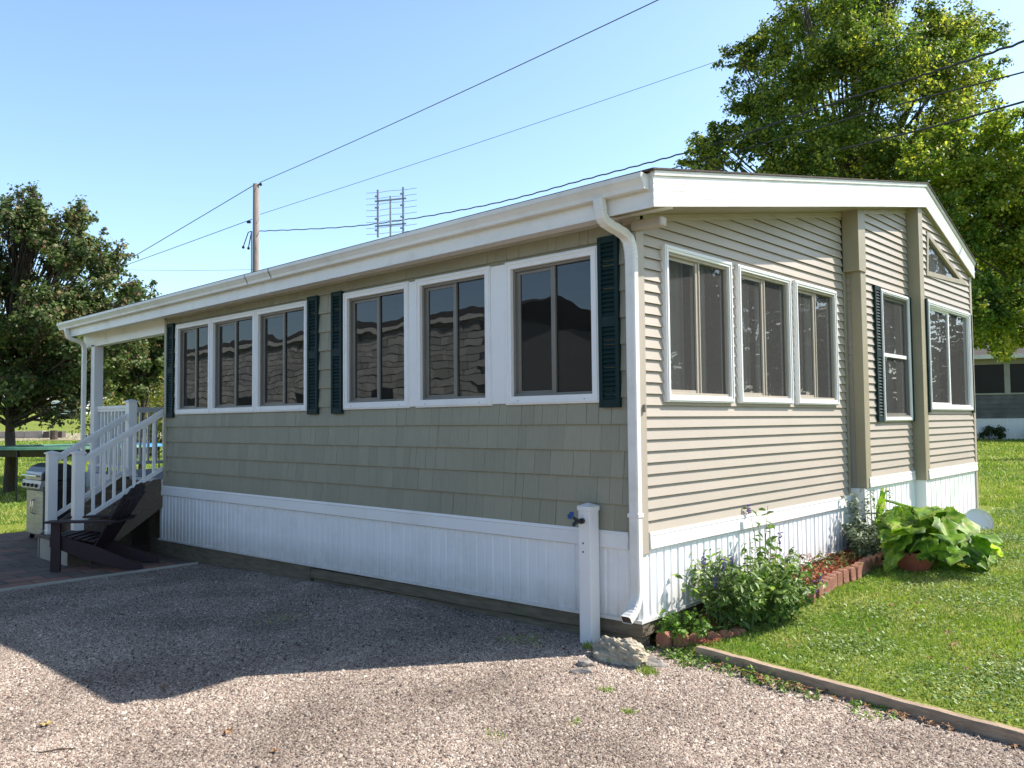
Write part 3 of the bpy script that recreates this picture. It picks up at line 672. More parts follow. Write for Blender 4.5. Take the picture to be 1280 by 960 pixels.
# downspout: rectangular pipe swept along a path
def dspout(pts, w, d, name='downspout', corr=()):
    s = MB(); vs = []; fs = []; N_ = len(pts)
    for i, (p, dirv) in enumerate(pts):
        p = Vector(p); t = Vector(dirv).normalized(); sx = Vector((1,0,0)); sy = t.cross(sx).normalized(); k = 1+(.05 if i in corr and i % 2 else 0)
        c = .25
        for (a, b) in ((-1,-1+c),(-1,1-c),(-1+c,1),(1-c,1),(1,1-c),(1,-1+c),(1-c,-1),(-1+c,-1)): vs.append(p+sx*a*w/2*k+sy*b*d/2*k)
    for i in range(N_-1):
        for k in range(8): fs.append((i*8+k, i*8+(k+1)%8, (i+1)*8+(k+1)%8, (i+1)*8+k))
    s.add(vs, fs); return s
def path(keys, sub=8):
    out = []
    for i in range(len(keys)-1):
        (p, t), (q, u) = keys[i], keys[i+1]; p, q, t, u = Vector(p), Vector(q), Vector(t), Vector(u); L_ = (q-p).length
        for k in range(sub):
            s_ = k/sub; h00 = 2*s_**3-3*s_**2+1; h10 = s_**3-2*s_**2+s_; h01 = -2*s_**3+3*s_**2; h11 = s_**3-s_**2
            pos = p*h00+t*L_*h10+q*h01+u*L_*h11; d0 = (p*(6*s_**2-6*s_)+t*L_*(3*s_**2-4*s_+1)+q*(-6*s_**2+6*s_)+u*L_*(3*s_**2-2*s_)); out.append((pos, d0))
    out.append((Vector(keys[-1][0]), Vector(keys[-1][1]))); return out
D = (0,0,-1)
P_ = path([((-.075,-.335,3.225),D),((-.07,-.325,3.12),(0,.05,-1)),((.0,-.07,2.93),(.1,.25,-1)),((.012,-.062,2.80),D)], 10)
P_ += path([((.012,-.062,2.75),D),((.012,-.062,.42),D),((.012,-.085,.27),(0,-.5,-1)),((.01,-.20,.16),(-.05,-1,-.55))], 10)
ds = dspout(P_, .085, .062, corr=set(list(range(6,30))+list(range(52,72)))).build('downspout', M['metal_white'], gut)
ds['label'] = 'white corrugated-elbow downspout at the near corner'
ho = MB(); e_ = P_[-1]; t = e_[1].normalized(); sx = Vector((1,0,0)); sy = t.cross(sx).normalized(); c0 = e_[0]-t*.004
ho.add([c0+sx*a*.037+sy*b*.026 for a, b in ((-1,-1),(1,-1),(1,1),(-1,1))], [(0,1,2,3)]); ho.build('outlet', M['black'], ds, recalc=False)
MB().box(-.038, .062, -.098, -.026, .885, .915).build('pipe_strap', M['metal_white'], ds, bevel=.004)
P_ = path([((-10.72,-.33,3.16),D),((-10.72,-.31,3.06),(0,.1,-1)),((-10.66,-.085,2.90),(.1,.3,-1)),((-10.66,-.075,2.78),D)], 8)+path([((-10.66,-.075,2.7),D),((-10.66,-.075,-.15),D)], 4)
d2 = dspout(P_, .075, .06).build('downspout', M['metal_white'], gut); d2['label'] = 'white downspout beside the porch post'
# small clip on the corner board
MB().box(.029, .05, .03, .05, 1.66, 1.72).build('cable_clip', M['sash'], home, bevel=.006)
# rest of the envelope (closes the house so that rooms stay dark)
ev = MB(); ev.box(-10.85, -10.78, 4.1, 8.0, .2, 3.7); ev.box(-10.8, .2, 7.96, 8.02, .2, 3.8); ev.box(-10.8, LEFT-.01, 4.1, 4.16, .85, 3.9)
ev.box(LEFT+.0, LEFT+.06, .03, 4.1, .7, 3.3); ev.build('back_wall', M['siding'], home)
fl = MB(); fl.box(LEFT+.01, -.06, .04, 7.9, .78, .83); fl.box(-10.8, LEFT, 4.16, 7.9, .78, .83); fl.build('floor', M['interior'], home)
MB().box(LEFT+.1, -.08, 4.06, 4.1, .83, 3.88).build('inner_wall', M['interior'], home)
MB().box(LEFT+.02, -.06, .09, 4.06, 3.15, 3.17).build('ceiling', M['interior'], home)
# porch: deck, post, beam, railings
MB().box(-10.85, LEFT-.01, -.02, .10, 2.935, 3.145).build('porch_beam', M['metal_white'], home, zf=sag, bevel=.004)
pp = MB(); pp.box(-10.52, -10.38, -.02, .12, .85, 2.9); pp.box(-10.54,-10.36,-.04,.14,.85,.98); pp.build('porch_post', M['white'], home, bevel=.004)
dk = MB()
for i in range(27): dk.box(-10.8, LEFT-.005, .0+i*.152, .147+i*.152, .815, .85)
dk.build('porch_deck', M['greydeck'], home)
df = MB(); df.box(-10.82, LEFT-.03, -.03, -.002, .62, .845); df.build('deck_fascia', M['white'], home)
skirt(TL, -10.8, -9.05, -.2, -.2, .62).build('deck_skirting_and_fill', M['skirt'], home, recalc=False)
MB(TL).box(-10.7, -7.88, -.30, -.28, -.25, .81).build('deck_skirting_and_fill', M['deckwood'], home)['label'] = 'dark brown board added in place of the shade under the steps'  # added dark board stands in for the deep shade below the stringer
def rail(parent, p, q, h0=.10, h1=.92, sp=.135, name='railing', wtop=.06, inset=.05):
    p, q = Vector(p), Vector(q); s = MB(); s.bar(p+Vector((0,0,h1)), q+Vector((0,0,h1)), .065, .05); s.bar(p+Vector((0,0,h1-.045)), q+Vector((0,0,h1-.045)), .045, .04)
    o = s.build(name, M['white'], parent, bevel=.004); MB().bar(p+Vector((0,0,h0)), q+Vector((0,0,h0)), .045, .05).build('bottom_rail', M['white'], o, bevel=.004)
    L_ = ((q-p).xy).length; k = int(L_/sp)
    for i in range(1, k+1):
        c = p+(q-p)*(i/(k+1)); bb = MB(); bb.box(c.x-.017, c.x+.017, c.y-.017, c.y+.017, c.z+h0+.02, c.z+h1-.05); bb.build('baluster', M['white'], o)
    return o
rail(home, (-10.36,.05,.85), (-9.02,.05,.85), .12, 1.03)
rail(home, (-10.6,.14,.85), (-10.6,4.05,.85), .12, 1.03)
# neighbouring details: house plants etc. below; timber ties under the skirting
def tie(name, T, u0, u1, n0, n1, z0a, z0b, h, label, mt=M['timber']):
    s = MB(T); k = 14; vs = []; fs = []
    for i in range(k+1):
        t = i/k; u = u0+(u1-u0)*t; z0 = z0a+(z0b-z0a)*t; j = [random.uniform(-.003,.003) for _ in range(4)]
        vs += [(u,n0,z0),(u,n1+j[0],z0+j[1]),(u,n1-.01+j[2],z0+h+j[3]),(u,n0,z0+h)]
    for i in range(k):
        for q in range(4): fs.append((i*4+q, i*4+(q+1)%4, (i+1)*4+(q+1)%4, (i+1)*4+q))
    fs += [(0,1,2,3), (k*4+3,k*4+2,k*4+1,k*4)]
    s.add(vs, fs); o = s.build(name, mt, None, bevel=.006); tag(o, label, 'timber', 'treated timbers under the skirting'); return o
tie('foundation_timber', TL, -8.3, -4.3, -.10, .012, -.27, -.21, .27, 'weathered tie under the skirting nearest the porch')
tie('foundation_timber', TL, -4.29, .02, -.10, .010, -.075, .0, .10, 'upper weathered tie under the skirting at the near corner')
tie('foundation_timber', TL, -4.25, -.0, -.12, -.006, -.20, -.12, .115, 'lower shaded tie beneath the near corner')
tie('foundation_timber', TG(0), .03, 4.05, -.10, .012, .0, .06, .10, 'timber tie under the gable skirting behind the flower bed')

# ------------------------------------------------------------------ porch steps
steps = empty('porch_steps', (-8.45,-.6,-.2), 'brown wooden porch steps with two white newel posts and sloping railings', 'steps')
def loc(o, parent):
    pl = parent.matrix_basis.inverted() if False else Matrix.Translation(-parent.location)
    o.matrix_parent_inverse = Matrix.Identity(4)
    o.data.transform(pl); return o
def sp(mb, name, m_, bevel=0, parent=None, **k):
    o = mb.build(name, m_, parent or steps, bevel=bevel, **k); return loc(o, steps)
XR, XL_ = -7.93, -9.0
b = MB(); b.prism([(-1.2,-.2),(.0,-.2),(.0,.81),(-.1,.81),(-1.2,.1)], 0, XL_+.03, XL_+.05); sp(b, 'side_shade_fill', M['deckwood'])  # added brown panel closes the gap, in place of shade under the steps
b = MB(); b.box(XL_-.06, XR+.02, -1.22, -.95, -.2, .09); sp(b, 'bottom_step', M['cream'], .005)
zs = [.12,.303,.485,.667]; ysn = [-1.25,-.96,-.68,-.40]
for i in range(4):
    b = MB(); b.box(XL_-.04, XR+.0, ysn[i], ysn[i]+.31, zs[i]-.035, zs[i]); sp(b, 'tread', M['deckwood'], .004)
    if i: b = MB(); b.box(XL_, XR-.02, ysn[i]+.025, ysn[i]+.045, zs[i]-.18, zs[i]-.036); sp(b, 'riser', M['deckwood'])
b = MB(); b.box(XL_, XR-.02, -.12, -.10, .64, .815); sp(b, 'riser', M['deckwood'])
for xx in (XR, XL_):
    b = MB(); b.prism([(-1.22,-.2),(-.98,-.2),(.0,.47),(.0,.85),(-.12,.85),(-1.22,.12)], 0, xx-.022, xx+.022); sp(b, 'stringer', M['deckwood'], .003)
def newel(x, y, z0, z1):
    b = MB(); b.box(x-.06, x+.06, y-.06, y+.06, z0, z1-.05); b.box(x-.075, x+.075, y-.075, y+.075, z0, z0+.03); b.box(x-.068, x+.068, y-.068, y+.068, z0+.03, z0+.05)
    b.box(x-.078, x+.078, y-.078, y+.078, z1-.05, z1-.028)
    b.add([(x-.07,y-.07,z1-.028),(x+.07,y-.07,z1-.028),(x+.07,y+.07,z1-.028),(x-.07,y+.07,z1-.028),(x,y,z1)], [(0,1,4),(1,2,4),(2,3,4),(3,0,4),(0,3,2,1)])
    return b
PX1, PX2 = -7.99, -8.96
sp(newel(PX1, -1.09, .12, 1.285), 'newel_post', M['white'], .003); sp(newel(PX2, -1.09, .12, 1.265), 'newel_post', M['white'], .003)
sp(newel(-8.95, -.02, .85, 1.99), 'newel_post', M['white'], .003)
def slope_rail(x, y0, y1, zt0, zt1, gap=.80, ln=.135):
    s = MB(); s.bar((x,y0,zt0), (x,y1,zt1), .065, .045); s.bar((x,y0,zt0-.045), (x,y1,zt1-.045), .045, .045); s.bar((x,y0,zt0-gap), (x,y1,zt1-gap), .045, .055)
    o = sp(s, 'handrail', M['white'], .004); k = 7
    for i in range(1, k+1):
        t = i/(k+1); y = y0+(y1-y0)*t; z = zt0+(zt1-zt0)*t; b = MB(); b.box(x-.017, x+.017, y-.017, y+.017, z-gap+.02, z-.06)
        c = b.build('baluster', M['white'], o); c.data.transform(Matrix.Translation(-steps.location))
slope_rail(PX1+.02, -1.04, .02, 1.17, 1.80); slope_rail(PX2, -1.04, -.07, 1.16, 1.76)

# ------------------------------------------------------------------ adirondack chair
def adirondack(loc_, rz):
    ch = empty('adirondack_chair', loc_, 'dark plum adirondack chair on the patio beside the porch steps', 'chair', rz=rz)
    # local: +y = back, x = sideways
    W_ = .30
    for sx in (-1, 1):
        b = MB(); b.box(sx*W_-.02 if sx < 0 else sx*W_-.02, sx*W_+.02, -.06, .055, .0, .60); b.build('front_leg', M['plum'], ch, bevel=.004)
        b = MB(); poly = [(-.02,.43),(-.05,.30),(.30,.15),(.88,-.0),(1.04,.0),(1.03,.06),(.45,.31),(.05,.43)]; b.prism(poly, 0, sx*(W_-.04)-.013, sx*(W_-.04)+.013); b.build('side_rail', M['plum'], ch, bevel=.003)
        b = MB(); b.prism([(sx*(W_-.09),-.12),(sx*(W_+.09),-.12),(sx*(W_+.09),.2),(sx*(W_+.03),.72),(sx*(W_-.03),.72)], 2, .60, .625); b.build('armrest', M['plum'], ch, bevel=.005)
    b = MB(); b.box(-W_, W_, -.08, -.06, .30, .42); b.build('apron', M['plum'], ch, bevel=.003)
    b = MB()
    for i in range(6):
        y = -.06+i*.088; z = .435-.30*max(0, y)*.62; b.box(-W_+.02, W_-.02, y, y+.08, z-.01, z+.012)
    b.build('seat', M['plum'], ch, bevel=.003)
    b = MB(); tilt = math.tan(R(27))
    for i in range(7):
        x = -.27+i*.09; f = 1-((i-3)/3)**2*.16; H_ = .86*f; y0, z0 = .43, .28; hw = .041*(1)
        p = Vector((x*.82, y0, z0)); q = Vector((x*1.12, y0+H_*1.08*math.sin(R(31)), z0+H_*1.06*math.cos(R(31)))); b.bar(p, q, .072, .018, up=(0,1,-.5))
    b.build('backrest', M['plum'], ch, bevel=.003)
    b = MB(); b.box(-W_-.06, W_+.06, .62, .69, .575, .60); b.box(-.26, .26, .80, .82, .86, .93); b.build('back_brace', M['plum'], ch, bevel=.003)
    return ch
# front leg near the camera at about (-7.6,-1.5); the chair looks towards (-.67,-.74)
adirondack((-7.82,-1.26,-.195), math.atan2(-.70,.71)+0.0)

# ------------------------------------------------------------------ gas grill
gr = empty('gas_grill', (-10.95,-.42,-.195), 'stainless gas grill with a black cart standing left of the porch steps', 'grill')
def gb(mb, name, m_, parent=None, bevel=.004): return mb.build(name, m_, parent or gr, bevel=bevel)
b = MB(); b.box(-.38,.38,-.24,.24,.08,.80); gb(b, 'cart', M['black'])
b = MB(); b.box(-.60,.60,-.27,.27,.80,.86); b.box(-.38,.38,-.30,.27,.80,.93); gb(b, 'side_shelf', M['black'])
for (a, c) in ((-.37,-.005),(.005,.37)):
    b = MB(); b.box(a, c, -.262, -.245, .10, .78); d = gb(b, 'door', M['steel'])
    hx = c-.04 if a < 0 else a+.04; b = MB(); b.tube([(hx,-.262,.42),(hx,-.30,.44),(hx,-.305,.53),(hx,-.30,.62),(hx,-.262,.64)], .01, 8); gb(b, 'handle', M['chrome'], d, 0)
b = MB(); b.prism([(-.30,.80),(-.33,.83),(-.30,.95),(-.24,.95),(-.24,.80)], 0, -.42, .42); cp = gb(b, 'control_panel', M['steel'])
for i in range(4):
    b = MB(); b.tube([(-.28+i*.187,-.315,.875),(-.28+i*.187,-.35,.868)], [.03,.026], 14); gb(b, 'knob', M['black'], cp, .002)
b = MB(); prof = [(-.28,.95),(-.27,1.06),(-.20,1.15),(-.08,1.20),(.08,1.20),(.2,1.14),(.26,.95)]; b.prism(prof, 0, -.40, .40); ld = gb(b, 'lid', M['black'], bevel=.01)
b = MB(); b.prism([(-.292,.955),(-.285,1.05),(-.27,1.08),(-.262,1.05),(-.27,.955)], 0, -.36, .36); gb(b, 'lid_face', M['steel'], ld)
b = MB(); b.tube([(-.34,-.34,1.02),(.34,-.34,1.02)], .014, 10); b.box(-.33,-.31,-.34,-.28,1.01,1.03); b.box(.31,.33,-.34,-.28,1.01,1.03); gb(b, 'lid_handle', M['chrome'], ld, 0)
for sx in (-.33,.33):
    for sy in (-.19,.19):
        b = MB(); b.tube([(sx-.02,sy,.04),(sx+.02,sy,.04)], .04, 14); b.tube([(sx,sy,.04),(sx,sy,.1)], .01, 8); gb(b, 'caster', M['black'], None, .002)

# ------------------------------------------------------------------ water post
wp = empty('water_post', (-.385,-.115,-.13), 'white square vinyl water post with a blue-handled tap at the house corner', 'post')
def lw(mb, name, m_, bevel=.003, parent=None, smooth=False): return mb.build(name, m_, parent or wp, bevel=bevel, smooth=smooth)
b = MB(); b.box(-.056,.056,-.056,.056,.0,1.065); lw(b, 'post', M['white'], .005)
b = MB(); b.box(-.062,.062,-.062,.062,1.045,1.08); b.add([(-.062,-.062,1.081),(.062,-.062,1.081),(.062,.062,1.081),(-.062,.062,1.081),(0,0,1.105)], [(0,1,4),(1,2,4),(2,3,4),(3,0,4)]); lw(b, 'post_cap', M['white'], .003)
b = MB(); b.tube([(-.01,-.056,.97),(-.01,-.085,.97)], .022, 12); b.tube([(-.01,-.085,.97),(-.02,-.13,.965),(-.03,-.15,.94)], [.016,.016,.014], 10); b.tube([(-.01,-.10,.97),(-.045,-.13,1.0)], .012, 8); tp_ = lw(b, 'tap', M['black'], 0)
b = MB(); c = Vector((-.06,-.14,1.015))
for k in range(6):
    t = k*PI/3; b.sphere(c+Vector((math.cos(t)*.02, .012*math.sin(t), math.sin(t)*.02)), .011, 8, 6)
b.sphere(c, .014, 8, 6); b.build('tap_handle', M['blue'], tp_, smooth=True)
b = MB()
for zz in (.80,.735): b.sphere((-.012,-.056,zz), (.008,.003,.008), 8, 6)
lw(b, 'screw_hole', M['black'], 0)

# ------------------------------------------------------------------ rocks
def rock(name, c, r, seed, mt, label, sub=3, rough=.28, flat=1):
    bm = bmesh.new(); bmesh.ops.create_icosphere(bm, subdivisions=sub, radius=1); rd = random.Random(seed)
    dirs = [(Vector((rd.gauss(0,1), rd.gauss(0,1), rd.gauss(0,1))).normalized(), rd.uniform(.55,.9)) for _ in range(12)]
    for v in bm.verts:
        for d, h in dirs:
            t = v.co.dot(d)
            if t > h: v.co -= d*(t-h)*.92
    for v in bm.verts:
        q = v.co*3+Vector((seed,0,0)); nz = sum(math.sin(q.x*f_+q.y*f_*1.3+seed)*math.sin(q.y*f_*.9-q.z*f_*1.1)*math.sin(q.z*f_*1.2+q.x*.7*f_)/f_ for f_ in (3.1,6.3,11.7,19.3)); v.co *= 1+rough*1.1*nz+rough*.18*(math.sin(q.x*2.1+q.y)+math.sin(q.y*2.7+q.z*1.3)+math.sin(q.z*3.1+q.x))/2+rd.uniform(-.012,.012)
        v.co = Vector((v.co.x*r[0], v.co.y*r[1], v.co.z*r[2]))
    me = bpy.data.meshes.new(name); bm.to_mesh(me); bm.free(); me.materials.append(mt); o = link(bpy.data.objects.new(name, me)); o.location = c; o.rotation_euler = (rd.uniform(-.1,.1), rd.uniform(-.1,.1), rd.uniform(0,.8))
    return tag(o, label, 'rock')
rock('broken_concrete_chunk', (.08,-.32,-.055), (.245,.19,.125), 3, M['concrete'], 'large pitted tan concrete chunk beside the white water post', 5, rough=.5)
rock('rock', (-.05,-.60,-.075), (.075,.06,.05), 5, M['stone'], 'small rounded grey rock left of the concrete chunk')
rock('rock', (.03,-.74,-.085), (.10,.06,.04), 9, M['stone'], 'flat wedge-shaped rock in front of the concrete chunk')
rock('rock', (.30,-.30,-.07), (.10,.08,.045), 12, M['stone'], 'dark broken rock at the right end of the concrete chunk')

# ------------------------------------------------------------------ landscape timber on the right
def ltimber(p, q, w, h, label):
    p, q = Vector(p), Vector(q); k = 24; s = MB(); d = (q-p).normalized(); n = Vector((-d.y, d.x, 0)); vs = []; fs = []
    for i in range(k+1):
        c = p+(q-p)*(i/k)+n*random.uniform(-.004,.004); j = random.uniform(-.003,.003)
        for (a, b) in ((-.5,-1),(-.5,-.12),(-.38,0),(.38,0),(.5,-.12),(.5,-1)): vs.append(c+n*a*w+Vector((0,0,b*h+j)))
    for i in range(k):
        for m_ in range(6): fs.append((i*6+m_, i*6+(m_+1)%6, (i+1)*6+(m_+1)%6, (i+1)*6+m_))
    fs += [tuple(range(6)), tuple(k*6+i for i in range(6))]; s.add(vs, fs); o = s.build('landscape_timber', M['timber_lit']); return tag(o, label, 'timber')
ltimber((.42,.10,-.012), (2.9,-.30,-.018), .070, .10, 'long weathered timber edging between the lawn and the gravel')

# ------------------------------------------------------------------ vegetation helpers
def leaf_cloud(P, Nrm, size, aspect=.75, fold=.25, droop=0):
    """P (n,3) positions, Nrm (n,3) rough normals -> kites folded along the midrib"""
    n = len(P); Nrm = Nrm/np.linalg.norm(Nrm, axis=1)[:,None]; t = rng.normal(0, 1, (n, 3)); t[:,2] -= droop; t -= (t*Nrm).sum(1)[:,None]*Nrm; t /= np.linalg.norm(t, axis=1)[:,None]; b = np.cross(Nrm, t)
    s = size*rng.uniform(.6, 1.25, n) if np.isscalar(size) else size; s = s[:,None]
    v0 = P-t*s*.5; v2 = P+t*s*.5; m_ = P-t*s*.08; v1 = m_+b*s*aspect*.5+Nrm*s*fold*.4; v3 = m_-b*s*aspect*.5+Nrm*s*fold*.4
    V = np.stack([v0, v1, v2, v3], 1).reshape(-1, 3); F = (np.arange(n)[:,None,None]*4+np.array([[0,1,2],[0,2,3]])[None]).reshape(-1, 3); return V, F
def tree(base, H, clumps, leaves, size, mt, label, cat='tree', group=None, trunk_r=.2, spread=.55, name='maple_tree', droop=.3, fork=None, aspect=.85, upb=.35):
    """clumps: list of (x,y,z,r) relative to the base"""
    t = empty(name, base, label, cat, group)
    tr = MB(); f = fork or H*.3
    tr.tube([(0,0,-.15),(0,0,.15),(.02,.02,f*.6),(0,.0,f)], [trunk_r*1.45,trunk_r*1.05,trunk_r*.92,trunk_r*.85], 12)
    tot = sum(c[3]**2 for c in clumps)
    lead = [(0,0,f)]; top = max(c[2] for c in clumps)
    tr.tube([(0,0,f),(.1,0,f+(top-f)*.5),(0,.1,top)], [trunk_r*.8,trunk_r*.45,.03], 8)
    for c in clumps:
        z0 = f+max(0,(c[2]-f))*.45*random.uniform(.4,1); p = Vector((0,0,min(z0, c[2]-.05))); q = Vector(c[:3]); m_ = (p+q)/2+Vector((random.uniform(-.2,.2), random.uniform(-.2,.2), .15))
        r0 = trunk_r*.28; tr.tube([p, m_, q], [r0, r0*.6, r0*.2], 6)
        for _ in range(2): tr.tube([m_, q+Vector([max(-.45, min(.45, random.gauss(0,.3)))*c[3] for _ in range(3)])], [r0*.3, .006], 5)
    Ps = []; Ns = []; tr2 = tr
    for c in clumps:
        k = int(leaves*c[3]**2/tot); nt_ = max(8, int(c[3]**1.6*30)); cc = np.array(c[:3]); g = rng.normal(0, 1, (nt_, 3)); g /= np.linalg.norm(g, axis=1)[:,None]
        o_ = g*(rng.uniform(0, .75, nt_)*c[3])[:,None]; dr = g+rng.normal(0, .55, (nt_, 3)); dr[:,2] += upb; dr /= np.linalg.norm(dr, axis=1)[:,None]; ln = rng.uniform(.35, .95, nt_)*(.25+.55*c[3])
        idx = rng.integers(0, nt_, k); tt = rng.uniform(0, 1, k)**.8; wd = (.06+.10*c[3])*(1.15-.75*tt)
        p = o_[idx]+dr[idx]*(ln[idx]*tt)[:,None]+rng.normal(0, 1, (k, 3))*wd[:,None]*np.array([1,1,.7])
        Ps.append(p+cc); nn = p/c[3]*.8+rng.normal(0, .75, (k, 3)); nn[:,2] += .7; Ns.append(nn)
        for q in range(min(nt_, 14)): tr2.tube([Vector(cc+o_[q]), Vector(cc+o_[q]+dr[q]*ln[q]*.85)], [.012+.008*c[3], .004], 4, cap=False)
    tr.build('trunk', M['bark'], t, recalc=False, smooth=True)
    V, F = leaf_cloud(np.concatenate(Ps), np.concatenate(Ns), size, aspect, droop=droop)
    tris('crown', V, F, mt, t); return t
def ellclumps(n, cx, cy, cz, rx, ry, rz, r, seed, flatbottom=.0):
    rd = random.Random(seed); out = []
    while len(out) < n:
        v = Vector((rd.gauss(0,1), rd.gauss(0,1), rd.gauss(0,1))).normalized()*rd.uniform(.45,1)**.6
        if v.z < -1+flatbottom: continue
        out.append((cx+v.x*rx, cy+v.y*ry, cz+v.z*rz, r*rd.uniform(.7,1.25)))
    return out
ML = leafmat('maple_leaf_green', (.05,.10,.025), (.14,.22,.04), (.32,.34,.06), isl=.35, tscale=.4, translucent=.48, third=.56)
MLy = leafmat('maple_leaf_yellow_green', (.10,.18,.03), (.22,.31,.045), (.38,.39,.07), isl=.3, tscale=.6, translucent=.5, third=.5)
MD = leafmat('dark_maple_leaf', (.065,.11,.035), (.14,.19,.055), (.21,.145,.085), isl=.3, tscale=1.2, translucent=.3, third=.34, spec=.35, rough=.5)
MF = leafmat('far_leaf', (.035,.06,.02), (.08,.12,.03), None, isl=.3, tscale=.3, translucent=.2)
MO = leafmat('olive_shrub_leaf', (.10,.14,.03), (.19,.22,.05), (.26,.22,.06), isl=.3, tscale=.5, translucent=.35)

# big maple behind the roof: base under pixel x 1075
def place(px, depth, zoff=0):
    p = at_depth(px, 500, depth); p.z = gz(p.x, p.y)+zoff; return p
b1 = place(1075, 23); ax = Vector((RW[0][0], RW[0][1], 0)).normalized(); ay = Vector((-RW[0][1], RW[0][0], 0)).normalized()
def rel(base, px, py, depth, extra=0):
    p = at_depth(px, py, depth)-base; return (p.x, p.y, p.z)
pts = []
rd = random.Random(4)
spec = [(905,185,.7),(880,205,.5),(940,130,.85),(925,80,.6),(960,60,.8),(1000,35,1.0),(1000,110,1.2),(960,170,1.1),(1040,70,1.3),(1060,-30,1.3),(1130,-60,1.3),(1000,-40,.9),(1090,20,1.3),(1100,110,1.5),(1050,170,1.4),(1010,210,1.2),(1120,200,1.4),(1150,60,1.2),(1185,110,1.1),(1180,30,.9),(1215,60,.7),(1170,170,1.2),(1080,260,1.5),(960,230,1.0),(1150,270,1.3),(900,225,.8),(1235,90,.5),(1110,330,1.3),(1030,300,1.3)]
for (px, py, r) in spec:
    for q in range(2): pts.append((*rel(b1, px+rd.uniform(-12,12), py+rd.uniform(-12,12), 23+rd.uniform(-2.6,2.6)), r*rd.uniform(.75,1.1)))
tree(b1, 12, pts, 190000, .09, ML, 'tall green maple tree rising behind the roof of the home', trunk_r=.28, fork=3.0)
b2 = place(1250, 19.5)
spec = [(1200,190,.8),(1245,180,.8),(1180,240,.9),(1225,235,1.1),(1275,220,.9),(1300,260,1.2),(1200,300,1.0),(1250,300,1.2),(1205,360,.6),(1235,370,.9),(1285,350,1.0),(1245,410,.6),(1212,405,.4),(1295,400,.7),(1150,215,.6),(1320,180,.9),(1262,425,.35),(1230,428,.3)]
pts = []
for (px, py, r) in spec:
    for q in range(2): pts.append((*rel(b2, px+rd.uniform(-10,10), py+rd.uniform(-8,8), 19.5+rd.uniform(-1.4,1.6)), r*rd.uniform(.7,1.0)))
t2 = place(1345, 20.5); dlt = b2-t2
tree(t2, 8, [(c[0]+dlt.x, c[1]+dlt.y, c[2]+dlt.z, c[3]) for c in pts], 80000, .09, MLy, 'yellow-green maple with low branches hanging over the far lawn', trunk_r=.2, fork=2.6, name='maple_tree')
# dark trees far behind on the right
for i, (px, dp_, H_, lab) in enumerate([(1225,52,13,'dark tree beyond the grey neighbouring home, left of the gap'),(1300,58,12,'dark tree beyond the grey neighbouring home, at the right edge')]):
    b = place(px, dp_); tree(b, H_, ellclumps(16, 0, 0, H_*.6, 5, 5, H_*.38, 2.2, 20+i), 9000, .42, MF, lab, trunk_r=.3)
# maple on the left
b3 = ground_at(11, 622, -.24); dL = float(np.dot(RW[2], np.array(b3)-CAM))
spec = [(15,270,.45),(40,262,.32),(35,300,.6),(70,330,.6),(98,285,.33),(100,268,.16),(98,300,.34),(92,280,.2),(40,280,.3),(60,300,.5),(105,320,.5),(135,340,.5),(152,325,.22),(165,365,.42),(150,400,.6),(178,395,.35),(110,385,.8),(60,385,.9),(10,350,.9),(-30,320,.9),(40,245,.14),(44,262,.22),(15,255,.2),(-60,380,1.0),(0,430,1.0),(50,440,.9),(100,440,.75),(140,450,.5),(165,440,.35),(20,490,.6),(-40,460,1.0),(60,490,.5),(95,495,.35),(-70,440,.8),(120,480,.4),(30,520,.25),(-20,510,.5),(60,520,.2),(90,513,.2)]
pts = []
for (px, py, r) in spec:
    for q in range(4): pts.append((*rel(b3, px+rd.uniform(-10,10), py+rd.uniform(-10,10), dL+rd.uniform(-1.8,1.8)*min(1, r*1.2)), r*rd.uniform(.75,1.0)))
tree(b3, 6.5, pts, 85000, .10, MD, 'dark green and reddish maple tree on the lawn left of the porch', trunk_r=.14, fork=1.7, upb=.75)
b4 = place(178, 25)
spec = [(160,400,.6),(185,410,.6),(150,440,.7),(175,450,.6),(200,440,.5),(165,480,.6),(210,420,.5),(130,470,.7),(192,395,.4)]
pts = []
for (px, py, r) in spec:
    for q in range(2): pts.append((*rel(b4, px+rd.uniform(-8,8), py+rd.uniform(-8,8), 25+rd.uniform(-1,1)), r))
tree(b4, 5, pts, 22000, .13, MD, 'second dark maple seen through the porch opening', trunk_r=.10, fork=1.2)
def shrub(base, n, rx, ry, rz, size, mt, label, leaves, name='shrub', cat='shrub', group=None, seed=1):
    t = empty(name, base, label, cat, group); s = MB(); cl = ellclumps(n, 0, 0, rz, rx, ry, rz*.95, min(rx, rz)*.42, seed)
    for c in cl: s.tube([(0,0,-.03),(c[0]*.5,c[1]*.5,c[2]*.45),(c[0],c[1],c[2])], [.02*rx+.004,.012*rx+.003,.003], 5)
    s.build('stem', M['bark'], t, recalc=False); tot = sum(c[3]**2 for c in cl); Ps = []; Ns = []
    for c in cl:
        k = int(leaves*c[3]**2/tot); p = rng.normal(0, 1, (k, 3))*c[3]*.55; p2 = p+np.array(c[:3]); p2[:,2] = np.maximum(p2[:,2], .02); Ps.append(p2); nn = p/c[3]+rng.normal(0, .6, (k, 3)); nn[:,2] += .7; Ns.append(nn)
    V, F = leaf_cloud(np.concatenate(Ps), np.concatenate(Ns), size, .6); tris('foliage', V, F, mt, t); return t
for i, (px, dp_, r, h, lab) in enumerate([(192,33,1.5,1.6,'yellow-green bush framed between the porch post and the wall'),(150,40,2.0,2.2,'olive bush behind the porch railing'),(205,42,2.2,2.6,'tall olive bush furthest back behind the porch')]):
    shrub(place(px, dp_), 14, r, r, h, .16, MO, lab, 5000, seed=30+i)
